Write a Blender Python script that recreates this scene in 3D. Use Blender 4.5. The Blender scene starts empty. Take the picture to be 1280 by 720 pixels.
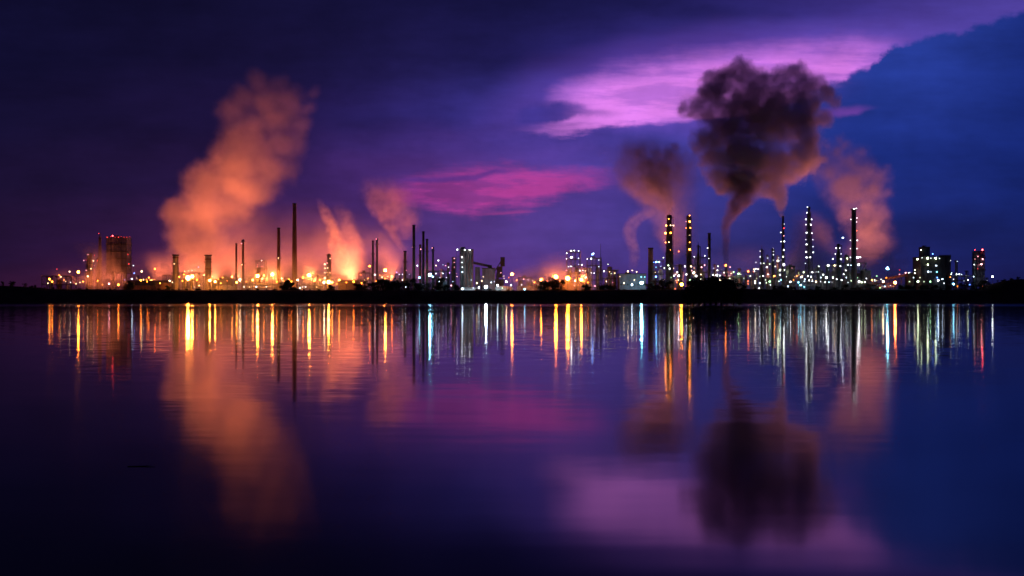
import bpy, math, random
from mathutils import Vector
random.seed(7)
rnd = random.Random(11)
SC = bpy.context.scene
COL = SC.collection
F = 1244.44          # focal length in photo pixels
HZ = 376.0           # horizon row
EYE = 3.0
GZ = 2.0             # plant ground level

def wx(px, Y): return (px - 640.0) / F * Y
def wz(py, Y): return EYE + (HZ - py) / F * Y
def lin(c):
    return tuple(((v/255.0)/12.92 if v/255.0 <= 0.04045 else (((v/255.0)+0.055)/1.055)**2.4) for v in c)

# ------------------------------------------------------------------ materials
def new_mat(name):
    m = bpy.data.materials.new(name); m.use_nodes = True
    nt = m.node_tree; nt.nodes.clear()
    out = nt.nodes.new('ShaderNodeOutputMaterial')
    return m, nt, out

def surf_mat(name, c1, c2, rough=0.7, metal=0.0, scale=0.4, spec=0.4, streak=False):
    m, nt, out = new_mat(name)
    b = nt.nodes.new('ShaderNodeBsdfPrincipled')
    tc = nt.nodes.new('ShaderNodeTexCoord')
    mp = nt.nodes.new('ShaderNodeMapping')
    mp.inputs['Scale'].default_value = (1, 1, 0.15 if streak else 1)
    n = nt.nodes.new('ShaderNodeTexNoise'); n.inputs['Scale'].default_value = scale
    n.inputs['Detail'].default_value = 5
    r = nt.nodes.new('ShaderNodeValToRGB')
    r.color_ramp.elements[0].position = 0.35; r.color_ramp.elements[1].position = 0.65
    r.color_ramp.elements[0].color = (*c1, 1); r.color_ramp.elements[1].color = (*c2, 1)
    nt.links.new(tc.outputs['Object'], mp.inputs[0]); nt.links.new(mp.outputs[0], n.inputs['Vector'])
    nt.links.new(n.outputs['Fac'], r.inputs[0]); nt.links.new(r.outputs[0], b.inputs['Base Color'])
    b.inputs['Roughness'].default_value = rough; b.inputs['Metallic'].default_value = metal
    b.inputs['Specular IOR Level'].default_value = spec
    nt.links.new(b.outputs[0], out.inputs['Surface'])
    return m

M = {
 'steel':    surf_mat('painted_steel', (0.05,0.052,0.055), (0.11,0.11,0.11), 0.6, 0.3, 0.5, streak=True),
 'dark':     surf_mat('dark_steel', (0.02,0.02,0.022), (0.05,0.048,0.045), 0.65, 0.3, 0.6, streak=True),
 'galv':     surf_mat('galvanised_steel', (0.22,0.22,0.22), (0.36,0.36,0.35), 0.5, 0.5, 0.8, streak=True),
 'concrete': surf_mat('weathered_concrete', (0.16,0.15,0.14), (0.30,0.28,0.26), 0.9, 0.0, 0.25, streak=True),
 'brick':    surf_mat('sooty_brick', (0.07,0.035,0.028), (0.16,0.075,0.055), 0.9, 0.0, 0.3, streak=True),
 'clad':     surf_mat('ribbed_cladding', (0.12,0.12,0.13), (0.2,0.2,0.21), 0.6, 0.2, 0.3, streak=True),
 'tank':     surf_mat('tank_paint', (0.42,0.42,0.40), (0.6,0.6,0.58), 0.55, 0.0, 0.2, streak=True),
 'rust':     surf_mat('rusty_steel', (0.10,0.05,0.03), (0.2,0.11,0.07), 0.8, 0.1, 0.9),
 'bark':     surf_mat('bark', (0.03,0.022,0.016), (0.07,0.05,0.035), 0.95, 0, 2.0),
 'leaf':     surf_mat('foliage_dark', (0.012,0.022,0.008), (0.035,0.055,0.018), 0.8, 0, 0.5, spec=0.2),
 'soil':     surf_mat('levee_earth', (0.02,0.02,0.012), (0.045,0.042,0.025), 0.95, 0, 0.06, spec=0.1),
 'yard':     surf_mat('yard_ground', (0.06,0.055,0.05), (0.12,0.11,0.10), 0.95, 0, 0.03, spec=0.1),
 'rail':     surf_mat('railing_paint', (0.16,0.13,0.05), (0.26,0.22,0.08), 0.6, 0.1, 1.0),
 'wood':     surf_mat('wet_wood', (0.01,0.009,0.008), (0.025,0.02,0.017), 0.8, 0, 3.0, spec=0.2),
}
LC = {  # lamp colours (linear) and radiance
 'orange': (1.0, 0.20, 0.014), 'amber': (1.0, 0.27, 0.035), 'warm': (1.0, 0.66, 0.36),
 'white': (0.92, 0.95, 1.0), 'cool': (0.62, 0.80, 1.0), 'cyan': (0.22, 0.72, 1.0),
 'blue': (0.10, 0.26, 1.0), 'green': (0.45, 1.0, 0.42), 'red': (1.0, 0.05, 0.05),
 'pink': (1.0, 0.36, 0.42), 'lime': (0.85, 1.0, 0.62), 'fire': (1.0, 0.16, 0.03), 'violet': (0.7,0.3,1.0),
}
_emat = {}
def emat(col, power):
    k = (col, power)
    if k not in _emat:
        if col in ('orange','amber','warm') and power < 100: power = power*2.0
        m, nt, out = new_mat('lit_lamp_%s' % col)
        e = nt.nodes.new('ShaderNodeEmission')
        e.inputs[0].default_value = (*LC[col], 1); e.inputs[1].default_value = power
        nt.links.new(e.outputs[0], out.inputs['Surface'])
        _emat[k] = m
    return _emat[k]

# ------------------------------------------------------------------ mesh builder
class MB:
    def __init__(s): s.v = []; s.f = []; s.mi = []; s.cur = 0
    def face(s, idx): s.f.append(idx); s.mi.append(s.cur)
    def box(s, x0, x1, y0, y1, z0, z1):
        b = len(s.v)
        s.v += [(x0,y0,z0),(x1,y0,z0),(x1,y1,z0),(x0,y1,z0),(x0,y0,z1),(x1,y0,z1),(x1,y1,z1),(x0,y1,z1)]
        for q in ((0,3,2,1),(4,5,6,7),(0,1,5,4),(1,2,6,5),(2,3,7,6),(3,0,4,7)): s.face(tuple(b+i for i in q))
        return s
    def tube(s, p, q, r0, r1=None, n=8, caps=True):
        r1 = r0 if r1 is None else r1
        p = Vector(p); q = Vector(q); d = (q-p)
        if d.length < 1e-6: return s
        d.normalize()
        a = d.orthogonal().normalized() if abs(d.z) < 0.999 else Vector((1,0,0)); c = d.cross(a)
        b = len(s.v)
        for (o, r) in ((p, r0), (q, r1)):
            for i in range(n):
                t = 2*math.pi*i/n
                w = o + a*(r*math.cos(t)) + c*(r*math.sin(t)); s.v.append(tuple(w))
        for i in range(n):
            j = (i+1) % n; s.face((b+i, b+j, b+n+j, b+n+i))
        if caps:
            s.face(tuple(b+i for i in reversed(range(n)))); s.face(tuple(b+n+i for i in range(n)))
        return s
    def lathe(s, prof, cx=0, cy=0, n=20):
        """prof: (r, z) from bottom to top, closed with caps"""
        b = len(s.v)
        for r, z in prof:
            for i in range(n):
                t = 2*math.pi*i/n; s.v.append((cx+r*math.cos(t), cy+r*math.sin(t), z))
        m = len(prof)
        for k in range(m-1):
            for i in range(n):
                j = (i+1) % n; s.face((b+k*n+i, b+k*n+j, b+(k+1)*n+j, b+(k+1)*n+i))
        s.face(tuple(b+i for i in reversed(range(n)))); s.face(tuple(b+(m-1)*n+i for i in range(n)))
        return s
    def ball(s, c, r, squash=1.0, n=8, m=5):
        prof = []
        for k in range(m+1):
            t = math.pi*k/m
            prof.append((max(r*math.sin(t), r*0.02), -r*math.cos(t)*squash + c[2]))
        return s.lathe(prof, c[0], c[1], n)
    def mesh(s, name, mats, smooth=False):
        me = bpy.data.meshes.new(name); me.from_pydata(s.v, [], s.f)
        for m in mats: me.materials.append(m)
        if len(mats) > 1: me.polygons.foreach_set('material_index', s.mi)
        if smooth: me.polygons.foreach_set('use_smooth', [True]*len(s.f))
        me.update(); return me
    def obj(s, name, mats, parent=None, smooth=False):
        if not isinstance(mats, (list, tuple)): mats = [mats]
        o = bpy.data.objects.new(name, s.mesh(name, mats, smooth)); COL.objects.link(o)
        if parent is not None: o.parent = parent
        return o

def thing(name, label, cat, loc, group=None, rz=0):
    o = bpy.data.objects.new(name, None); COL.objects.link(o)
    o.location = loc; o.rotation_euler = (0, 0, rz); o.empty_display_size = 1
    o['label'] = label; o['category'] = cat; o['kind'] = 'thing'
    if group: o['group'] = group
    return o
def tag(o, label, cat, group=None, kind='thing'):
    o['label'] = label; o['category'] = cat; o['kind'] = kind
    if group: o['group'] = group
    return o
def structure(o, kind='structure'): o['kind'] = kind; return o

# ------------------------------------------------------------------ lamps
# sizes: bulb radius (m) and radiance
SZ = {1: (0.38, 7.0), 2: (0.50, 13.0), 3: (0.74, 30.0), 4: (1.4, 300.0), 5: (1.85, 420.0)}
_lampmesh = {}
def lamp_mesh(col, size):
    k = (col, size)
    if k not in _lampmesh:
        r, p = SZ[size]
        mb = MB(); mb.ball((0, 0, 0), r, 1.0, 6, 4)
        mb.cur = 1; mb.box(-r*0.5, r*0.5, r*0.2, r*1.6, r*0.75, r*1.05)
        _lampmesh[k] = mb.mesh('lamp', [emat(col, p), M['dark']])
    return _lampmesh[k]
def lamp(parent, x, y, z, col, size):
    o = bpy.data.objects.new('lamp', lamp_mesh(col, size)); COL.objects.link(o)
    o.parent = parent; o.location = (x, y, z); k = rnd.uniform(.55, 1.35); o.scale = (k, k, k); return o

# ------------------------------------------------------------------ plant parts
def ladder(root, x, y, z0, z1, mat=None):
    mb = MB()
    for s in (-0.35, 0.35): mb.box(x+s-0.06, x+s+0.06, y-0.06, y+0.06, z0, z1)
    z = z0 + 1
    while z < z1 - 0.5:
        mb.box(x-0.35, x+0.35, y-0.04, y+0.04, z, z+0.08); z += 1.2
    mb.obj('ladder', mat or M['steel'], root)
def platform(root, r, z, w=1.4, mat=None, n=16, full=True):
    mb = MB()
    mb.lathe([(r+w, z-0.15), (r+w, z)], n=n)
    for i in range(n):
        t = 2*math.pi*i/n; x, y = (r+w-0.1)*math.cos(t), (r+w-0.1)*math.sin(t)
        mb.box(x-0.07, x+0.07, y-0.07, y+0.07, z, z+1.3)
    for h in (0.7, 1.3):
        for i in range(n):
            t = 2*math.pi*i/n; u = 2*math.pi*(i+1)/n
            mb.tube(((r+w-0.1)*math.cos(t), (r+w-0.1)*math.sin(t), z+h), ((r+w-0.1)*math.cos(u), (r+w-0.1)*math.sin(u), z+h), 0.06, n=4)
    mb.obj('platform', mat or M['steel'], root)

def lamps_on(root, px, Y, rfn, lamps):
    for (lx, ly, col, size) in lamps:
        x = wx(lx, Y) - wx(px, Y); z = wz(ly, Y) - GZ
        R = rfn(z); y = -math.sqrt(max(R*R - x*x, 0)) - 1.5 if abs(x) < R else -0.6
        lamp(root, x, y, z, col, size)
        if abs(x) > R + 0.3:
            b = MB().tube((x*0.9, 0, z-0.3), (math.copysign(R*0.8, x), 0, z-0.3), 0.12, n=4)
            b.obj('lamp_arm', M['steel'], root)

def chimney(label, px, top, wt, wb, Y, mat, lamps=(), plats=(), name='chimney', cat='chimney', group=None, bands=(), flare=0.0):
    root = thing(name, label, cat, (wx(px, Y), Y, GZ), group)
    H = wz(top, Y) - GZ; rt, rb = wt/2*Y/F, wb/2*Y/F
    rf = lambda z: rb + (rt-rb)*max(0, min(1, z/H))
    n = 12
    prof = [(rb*1.25, 0), (rb*1.15, 2.5)] + [(rf(H*k/n), max(H*k/n, 2.6)) for k in range(0, n+1)]
    MB().lathe(prof, n=24).obj('shaft', mat, root, True)
    rim = MB(); rim.lathe([(rt*1.02, H-1.2), (rt*1.22+flare, H-0.9), (rt*1.22+flare, H+0.3), (rt*0.8, H+0.35)], n=24)
    rim.obj('rim', M['dark'], root, True)
    for b in bands:
        z = wz(b, Y) - GZ; MB().lathe([(rf(z)+0.12, z-1.0), (rf(z)+0.12, z+1.0)], n=24).obj('band', M['rust'], root, True)
    for p in plats: z = wz(p, Y) - GZ; platform(root, rf(z), z)
    ladder(root, 0.0, -rb-0.35, 1, H*0.98)
    lamps_on(root, px, Y, rf, lamps)
    return root

def column(label, px, top, w, Y, lamps=(), nplat=6, mat='galv', name='distillation_column', spike=0, pipes=2, taper=0.0, steps=None):
    """process column: skirt, shell with swages, domed head, platforms, pipes, ladder"""
    root = thing(name, label, 'process column', (wx(px, Y), Y, GZ))
    H = wz(top, Y) - GZ; R = w/2*Y/F
    steps = steps or [(0, 1.0), (0.55, 1.0), (0.6, 1.0-taper*0.5), (0.82, 1.0-taper*0.5), (0.86, 1.0-taper)]
    def rf(z):
        t = z/H; r = steps[-1][1]
        for (a, ra), (b, rb_) in zip(steps, steps[1:]):
            if a <= t <= b: r = ra + (rb_-ra)*(t-a)/max(b-a, 1e-6); break
        return R*r
    prof = [(R*1.15, 0), (R*1.15, 3)] + [(R*s, max(a*H, 3.1)) for a, s in steps]
    rt = R*steps[-1][1]; hz = H - rt*0.6
    prof += [(rt, hz)] + [(rt*math.cos(k*math.pi/10), hz + rt*0.6*math.sin(k*math.pi/10)) for k in range(1, 5)] + [(rt*0.1, H)]
    MB().lathe(prof, n=20).obj('shell', M[mat], root, True)
    for k in range(nplat):
        z = H*(0.22 + 0.74*k/max(nplat-1, 1)); platform(root, rf(z), z, 1.3, n=12)
    for k in range(pipes):
        a = -0.6 - 1.9*k; r = rf(H)+R*0.25+0.5
        mb = MB(); zt = H*(0.97-0.2*k)
        x, y = (R+0.6)*math.cos(a), (R+0.6)*math.sin(a)
        mb.tube((x, y, 1), (x, y, zt), 0.35, n=8); mb.tube((x, y, zt-0.2), (0, 0, zt-0.2), 0.33, n=8)
        mb.obj('pipe', M['steel'], root, True)
    ladder(root, R*0.5, -R-1.6, 2, H*0.96)
    if spike: MB().tube((0, 0, H-0.5), (0, 0, H+spike), 0.35, 0.12, n=6).obj('vent_pipe', M['steel'], root)
    lamps_on(root, px, Y, rf, lamps)
    return root

def frame_tower(label, px0, px1, top, Y, floors=6, depth=14, lamps=(), vessels=2, clad=False, mast=None, name='steel_frame_tower', cat='process tower', seed=0, solid=None, roofbits=True):
    R = random.Random(seed); pc = (px0+px1)/2
    root = thing(name, label, cat, (wx(pc, Y), Y, GZ))
    H = wz(top, Y) - GZ; w = (px1-px0)/2*Y/F; d = depth/2
    nb = max(2, int(round(2*w/6)))
    xs = [-w + 2*w*i/nb for i in range(nb+1)]; zs = [H*k/floors for k in range(floors+1)]
    mb = MB()
    for x in xs:
        for y in (-d, d): mb.box(x-0.28, x+0.28, y-0.28, y+0.28, 0, H)
    for z in zs[1:]:
        for y in (-d, d): mb.box(-w, w, y-0.2, y+0.2, z-0.55, z-0.15)
        for x in xs: mb.box(x-0.2, x+0.2, -d, d, z-0.5, z-0.17)
    for i in range(nb):
        for k in range(floors):
            if R.random() < 0.5:
                a, b = (xs[i], xs[i+1]) if R.random() < .5 else (xs[i+1], xs[i])
                mb.tube((a, -d, zs[k]), (b, -d, zs[k+1]), 0.13, n=4)
                mb.tube((b, d, zs[k]), (a, d, zs[k+1]), 0.13, n=4)
    mb.obj('steel_frame', M['steel'], root)
    for z in zs[1:]:
        MB().box(-w-0.8, w+0.8, -d-0.8, d+0.8, z-0.12, z).obj('floor_deck', M['dark'], root)
        r = MB()
        for h in (0.6, 1.2):
            r.box(-w-0.8, w+0.8, -d-0.8, -d-0.7, z+h, z+h+0.09); r.box(-w-0.8, -w-0.7, -d-0.7, d+0.8, z+h, z+h+0.09); r.box(w+0.7, w+0.8, -d-0.7, d+0.8, z+h, z+h+0.09)
        x = -w-0.8
        while x < w+0.8: r.box(x, x+0.09, -d-0.79, -d-0.71, z, z+1.2); x += 1.5
        r.obj('railing', M['rail'], root)
    if clad:
        c = clad if isinstance(clad, (list, tuple)) else (0.0, 1.0)
        MB().box(-w+0.4, w-0.4, -d+0.5, d-0.5, H*c[0]+0.1, H*c[1]-0.6).obj('cladding_panel', M['clad'], root)
    for k in range(vessels):
        x = -w*0.6 + 1.2*w*k/max(vessels-1, 1) + R.uniform(-.5, .5); r = min(w/max(vessels, 1)*0.75, 2.6)*R.uniform(0.7, 1)
        z0 = H*R.choice([0.02, 0.2]); z1 = H*R.uniform(0.6, 0.93)
        MB().lathe([(r*0.4, z0), (r, z0+r*0.5), (r, z1-r*0.5), (r*0.4, z1)], x, 0, n=14).obj('vessel', M[R.choice(['galv', 'tank', 'rust'])], root, True)
    for k in range(2 + nb):
        x = R.uniform(-w, w); z = R.choice(zs[1:]); z1 = min(H, z + H/floors*R.randint(1, 2))
        m = MB(); m.tube((x, -d+0.8, max(z-H/floors, 0)), (x, -d+0.8, z1), 0.22, n=6); m.tube((x, -d+0.8, z1-1), (R.uniform(-w, w), -d+0.8, z1-1), 0.22, n=6)
        m.obj('pipe', M['galv'], root)
    s = MB()
    for k in range(floors):
        a, b = (w+1.0, w+1.0)
        s.tube((w+1.2, -d if k % 2 else d, zs[k]), (w+1.2, d if k % 2 else -d, zs[k+1]), 0.35, n=4)
    s.obj('stair', M['steel'], root)
    if roofbits:
        MB().box(-w*0.35, w*0.1, -d*0.4, d*0.4, H, H+2.6).obj('roof_housing', M['clad'], root)
    if mast:
        mx = wx(mast[0], Y) - wx(pc, Y); MB().tube((mx, 0, H*0.5), (mx, 0, wz(mast[1], Y)-GZ), 0.5, 0.2, n=6).obj('mast', M['steel'], root)
    for (lx, ly, col, size) in lamps:
        lamp(root, wx(lx, Y-d-1.5)-wx(pc, Y), -d-1.5, wz(ly, Y-d-1.5)-GZ, col, size)
    return root

def lattice_stack(label, px, top, wt, wb, Y, lamps=(), levels=12, core=0.5, plats=4):
    """flare stack in a square lattice mast"""
    root = thing('flare_stack', label, 'flare stack', (wx(px, Y), Y, GZ))
    H = wz(top, Y) - GZ; a, b = wb/2*Y/F, wt/2*Y/F
    hw = lambda z: a + (b-a)*(z/(H*0.94))**0.7 if z > 0 else a
    mb = MB(); zs = [H*0.94*k/levels for k in range(levels+1)]
    cor = ((-1,-1),(1,-1),(1,1),(-1,1))
    for k in range(levels):
        z0, z1 = zs[k], zs[k+1]; h0, h1 = hw(z0), hw(z1)
        for i, (sx, sy) in enumerate(cor):
            tx, ty = cor[(i+1) % 4]
            mb.tube((sx*h0, sy*h0, z0), (sx*h1, sy*h1, z1), 0.3, n=5)
            mb.tube((sx*h0, sy*h0, z0), (tx*h1, ty*h1, z1), 0.16, n=4)
            mb.tube((tx*h0, ty*h0, z0), (sx*h1, sy*h1, z1), 0.16, n=4)
            mb.tube((sx*h1, sy*h1, z1), (tx*h1, ty*h1, z1), 0.18, n=4)
    mb.obj('lattice_mast', M['dark'], root)
    MB().lathe([(core*2.4, 0), (core*2.4, H*0.25), (core*1.5, H*0.3), (core*1.3, H*0.96), (core*2, H*0.965), (core*2, H)], n=14).obj('riser', M['steel'], root, True)
    for k in range(plats):
        z = zs[int(levels*(k+1)/plats)]; h = hw(z)+0.9
        m = MB(); m.box(-h, h, -h, h, z, z+0.15)
        for q in (-h, h):
            m.box(q-0.05, q+0.05, -h, h, z+1.2, z+1.3); m.box(-h, h, q-0.05, q+0.05, z+1.32, z+1.42)
            for t in (-h, 0, h): m.box(q-0.05, q+0.05, t-0.05, t+0.05, z+0.15, z+1.2)
        m.obj('platform', M['steel'], root)
    lamps_on(root, px, Y, lambda z: hw(max(min(z, H*0.94), 0)), lamps)
    return root

def block(label, px0, px1, top, Y, depth=20, mat='clad', lamps=(), windows=0, name='industrial_building', cat='building', pitched=False, parapet=True, litwin=None):
    pc = (px0+px1)/2; root = thing(name, label, cat, (wx(pc, Y), Y, GZ))
    H = wz(top, Y) - GZ; w = (px1-px0)/2*Y/F; d = depth/2
    MB().box(-w, w, -d, d, 0, H).obj('wall', M[mat], root)
    m = MB()
    if pitched:
        b = 0; m.v += [(-w-.4,-d-.4,H+.01),(w+.4,-d-.4,H+.01),(w+.4,d+.4,H+.01),(-w-.4,d+.4,H+.01),(-w-.4,0,H+w*0.18+2),(w+.4,0,H+w*0.18+2)]
        for q in ((0,1,5,4),(2,3,4,5),(0,4,3),(1,2,5),(3,2,1,0)): m.face(q)
    else:
        m.box(-w-.3, w+.3, -d-.3, d+.3, H+.01, H+.8)
        m.box(-w*0.5, -w*0.1, -d*.4, d*.3, H+.8, H+2.6); m.tube((w*.4, 0, H+.8), (w*.4, 0, H+3.2), 0.5, n=8)
    m.obj('roof', M['dark'], root)
    for i in range(windows):
        x = -w + 2*w*(i+0.5)/windows; z = H*0.62
        MB().box(x-1.1, x+1.1, -d-0.06, -d+0.02, z-0.9, z+0.9).obj('window', emat(litwin, 3.0) if litwin else M['dark'], root)
    MB().box(w*0.5-1.5, w*0.5+1.5, -d-0.08, -d+0.02, 0.02, 4).obj('door', M['rust'], root)
    for (lx, ly, col, size) in lamps:
        lamp(root, wx(lx, Y-d-1.5)-wx(pc, Y), -d-1.5, wz(ly, Y-d-1.5)-GZ, col, size)
    return root

def tank(label, px0, px1, top, Y, mat='tank', dome=0.25, name='storage_tank', lamps=()):
    pc = (px0+px1)/2; root = thing(name, label, 'tank', (wx(pc, Y), Y, GZ))
    H = wz(top, Y) - GZ; R = (px1-px0)/2*Y/F; h = H - R*dome
    MB().lathe([(R, 0), (R, h)], n=40).obj('shell', M[mat], root, False)
    pr = [(R+.15, h+.01), (R+.15, h+.2)] + [(R*math.cos(k*math.pi/12), h+.2+(H-h-.2)*math.sin(k*math.pi/12)) for k in range(1, 6)] + [(R*.04, H)]
    MB().lathe(pr, n=40).obj('roof', M[mat], root, True)
    r = MB()
    for i in range(40):
        t, u = 2*math.pi*i/40, 2*math.pi*(i+1)/40
        r.tube((R*math.cos(t), R*math.sin(t), h+1.4), (R*math.cos(u), R*math.sin(u), h+1.4), .07, n=4)
        r.box(R*math.cos(t)-.05, R*math.cos(t)+.05, R*math.sin(t)-.05, R*math.sin(t)+.05, h+.2, h+1.4)
    r.obj('railing', M['rail'], root)
    s = MB()
    for k in range(10):
        t, u = -2.4+k*.16, -2.4+(k+1)*.16
        s.tube(((R+.6)*math.cos(t), (R+.6)*math.sin(t), h*k/10), ((R+.6)*math.cos(u), (R+.6)*math.sin(u), h*(k+1)/10), .3, n=4)
    s.obj('stair', M['steel'], root)
    lamps_on(root, pc, Y, lambda z: R, lamps)
    return root

def pipe_rack(label, px0, px1, top, Y, lamps=(), seed=0, tiers=2):
    R = random.Random(seed); pc = (px0+px1)/2; root = thing('pipe_rack', label, 'pipe rack', (wx(pc, Y), Y, GZ))
    H = wz(top, Y)-GZ; w = (px1-px0)/2*Y/F; d = 4
    n = max(2, int(2*w/8)); f = MB()
    lv = [H*(0.97-0.17*t) for t in range(tiers)]
    for i in range(n+1):
        x = -w+2*w*i/n
        for y in (-d, d): f.box(x-.3, x+.3, y-.3, y+.3, 0, H)
        for z in lv: f.box(x-.25, x+.25, -d, d, z-.6, z-.1)
    for y in (-d, d):
        for z in lv: f.box(-w, w, y-.18, y+.18, z-1.0, z-.62)
    f.obj('steel_frame', M['steel'], root)
    for z in lv:
        for k in range(4):
            r = R.uniform(.25, .6); y = -d+1+2*k
            p = MB(); p.tube((-w-1, y, z+r-.08), (w+1, y, z+r-.08), r, n=8)
            p.obj('pipe', M[R.choice(['galv','tank','rust','steel'])], root, True)
    for (lx, ly, col, size) in lamps:
        lamp(root, wx(lx, Y-d-1.5)-wx(pc, Y), -d-1.5, wz(ly, Y-d-1.5)-GZ, col, size)
    return root

# --------------------------------------------------- landmarks and yard lamps
LM = [(66,'the low far left unit'),(112,'the small column left of the square tower'),(148,'the dark square tower with red roof lights'),
 (176,'the low shed right of the square tower'),(219,'the left stack under the big orange plume'),(260,'the right stack under the big orange plume'),
 (299,'the pair of thin chimneys'),(326,'the small lit frame left of the mid chimney'),(348,'the brick chimney left of the tallest one'),(368,'the tallest brick chimney'),
 (410,'the lit column left of the orange steam'),(440,'the source of the orange steam curtain'),(468,'the twin black chimneys'),(506,'the short stack with drifting smoke'),
 (517,'the tall dark stack left of the cyan lamp'),(531,'the clustered stacks at the cyan lamp'),(548,'the short stack right of the cyan lamp'),(582,'the pale concrete silo block'),
 (612,'the conveyor house'),(655,'the small gap before the three orange lamps'),(694,'the trees among the orange lamps'),(716,'the square lattice tower'),
 (743,'the frame tower with the thin mast'),(775,'the low unit right of the thin mast'),(820,'the blue-lit frame'),(836,'the thick lit column under dark smoke'),(860,'the slim lit column'),
 (886,'the dark stack right of the slim lit column'),(908,'the stack with the thin smoke thread'),(935,'the small red-lit unit'),(951,'the small pointed column'),
 (978,'the stack under the black cloud'),(1011,'the lattice flare stack'),(1034,'the short columns between flare stack and black chimney'),(1048,'the stepped column'),
 (1067,'the tall black chimney on the right'),(1109,'the lone cyan lamp'),(1125,'the long sloping gallery'),(1165,'the dark block building'),(1195,'the rack right of the block building'),(1223,'the red-topped tower'),(1241,'the last lamp at the right end')]
CW = {'orange':'orange','amber':'amber yellow','warm':'warm white','white':'white','cool':'bluish white','cyan':'cyan','blue':'deep blue','green':'green','red':'red','pink':'pinkish','lime':'greenish white','fire':'red-orange','violet':'violet'}
SW = {1:'tiny', 2:'small', 3:'medium', 4:'large', 5:'very bright'}
ORD = ['first','second','third','fourth','fifth','sixth','seventh','eighth','ninth','tenth','eleventh','twelfth']
YARD = []
def yard(*rows):
    for r in rows: YARD.append(r)
_mast = {}
def build_yard():
    keys = {}
    rows = []
    for (px, py, col, size) in YARD:
        lm = min(LM, key=lambda t: abs(t[0]-px))
        side = 'by' if abs(lm[0]-px) < 2 else ('left of' if px < lm[0] else 'right of')
        rows.append((px, py, col, size, side, lm[1]))
        keys.setdefault((col, size, side, lm[1]), []).append((px, py))
    for i, (px, py, col, size, side, l) in enumerate(rows):
        ks = sorted(keys[(col, size, side, l)])
        lab = '%s %s yard lamp %s %s' % (SW[size], CW[col], side, l)
        if len(ks) > 1: lab += ', %s from left' % ORD[min(ks.index((px, py)), 11)]
        if len(lab.split()) > 16: lab = lab.replace(' yard lamp', ' lamp')
        if len(lab.split()) > 16: lab = lab.replace(' from left', '').replace('the ', '', 1)
        w = lab.split()
        if len(w) > 16: lab = lab.replace(' yard lamp', ' lamp').replace('the small gap before ', '').replace(' at the far left end', ' far left')
        Y = rnd.uniform(1216, 1250)
        H = wz(py, Y) - GZ
        root = thing('yard_lamp', lab.replace('orange steam curtain','orange steam'), 'lamp', (wx(px, Y), Y, GZ), 'lamps lighting the yards of the plant')
        key = round(H)
        r = SZ[size][0]
        m = MB(); m.lathe([(.55, 0), (.55, .5), (.28, .6), (.16, H-r*1.05)], n=8); m.box(-.9, .9, -.12, .12, H-r*1.3, H-r*1.05)
        m.obj('lamp_post', M['steel'], root)
        lamp(root, 0, 0, H, col, size)

# ================================================================== SETTING
def heightfield(name, mat, xs, ys, fn, kind='structure'):
    mb = MB(); nx = len(xs)
    for y in ys:
        for x in xs: mb.v.append((x, y, fn(x, y)))
    for j in range(len(ys)-1):
        for i in range(nx-1):
            a = j*nx+i; mb.face((a, a+1, a+nx+1, a+nx))
    o = mb.obj(name, mat, None, True); return structure(o, kind)

def lerp_pts(pts, x):
    if x <= pts[0][0]: return pts[0][1]
    for (a, b), (c, d) in zip(pts, pts[1:]):
        if x <= c: t = (x-a)/(c-a); t = t*t*(3-2*t); return b+(d-b)*t
    return pts[-1][1]
LEVTOP = [(-400,354),(-60,355),(0,357),(40,359),(60,361),(200,362.5),(640,363),(830,362),(900,361),(1000,362),(1235,362),(1247,356),(1258,351),(1275,349),(1330,348),(1700,346)]
from mathutils import noise as NZ
WL = 1150.0
def levee_h(x, y):
    px = 640 + x/1180*F
    top = wz(lerp_pts(LEVTOP, px), 1185)
    top += 0.5*NZ.noise((x*0.03, 3.3, 0)) + 0.25*NZ.noise((x*0.15, 9.3, 0))
    sh = WL + 4*NZ.noise((x*0.012, 0, 5)) + 1.5*NZ.noise((x*0.06, 0, 5))
    t = (y - sh)
    if t < 0: return -0.2 + t*0.05
    if t < 3: return -0.2 + 1.2*t/3
    if t < 32: s = (t-3)/29.0; return 1.0 + (top-1.0)*(s*s*(3-2*s))
    if t < 42: return top
    s = min(1, (t-42)/22.0); base = GZ-0.3 if top < 19 else top-3
    return top + (base-top)*(s*s*(3-2*s))
xs = [-900 + 6*i for i in range(301)]
xs = [-2600 + 40*i for i in range(42)] + xs + [940 + 40*i for i in range(42)]
ys = [1130, 1140, 1145, 1148, 1150, 1152, 1154, 1157, 1160, 1164, 1168, 1172, 1176, 1180, 1184, 1188, 1192, 1197, 1202, 1207, 1212, 1218, 1226]
heightfield('levee', M['soil'], xs, ys, levee_h)
# land sheet to the horizon
g = MB(); g.v += [(-9000,1212,GZ-0.02),(9000,1212,GZ-0.02),(9000,12000,GZ-0.02),(-9000,12000,GZ-0.02)]; g.face((0,1,2,3))
structure(g.obj('ground', M['yard']))

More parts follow.
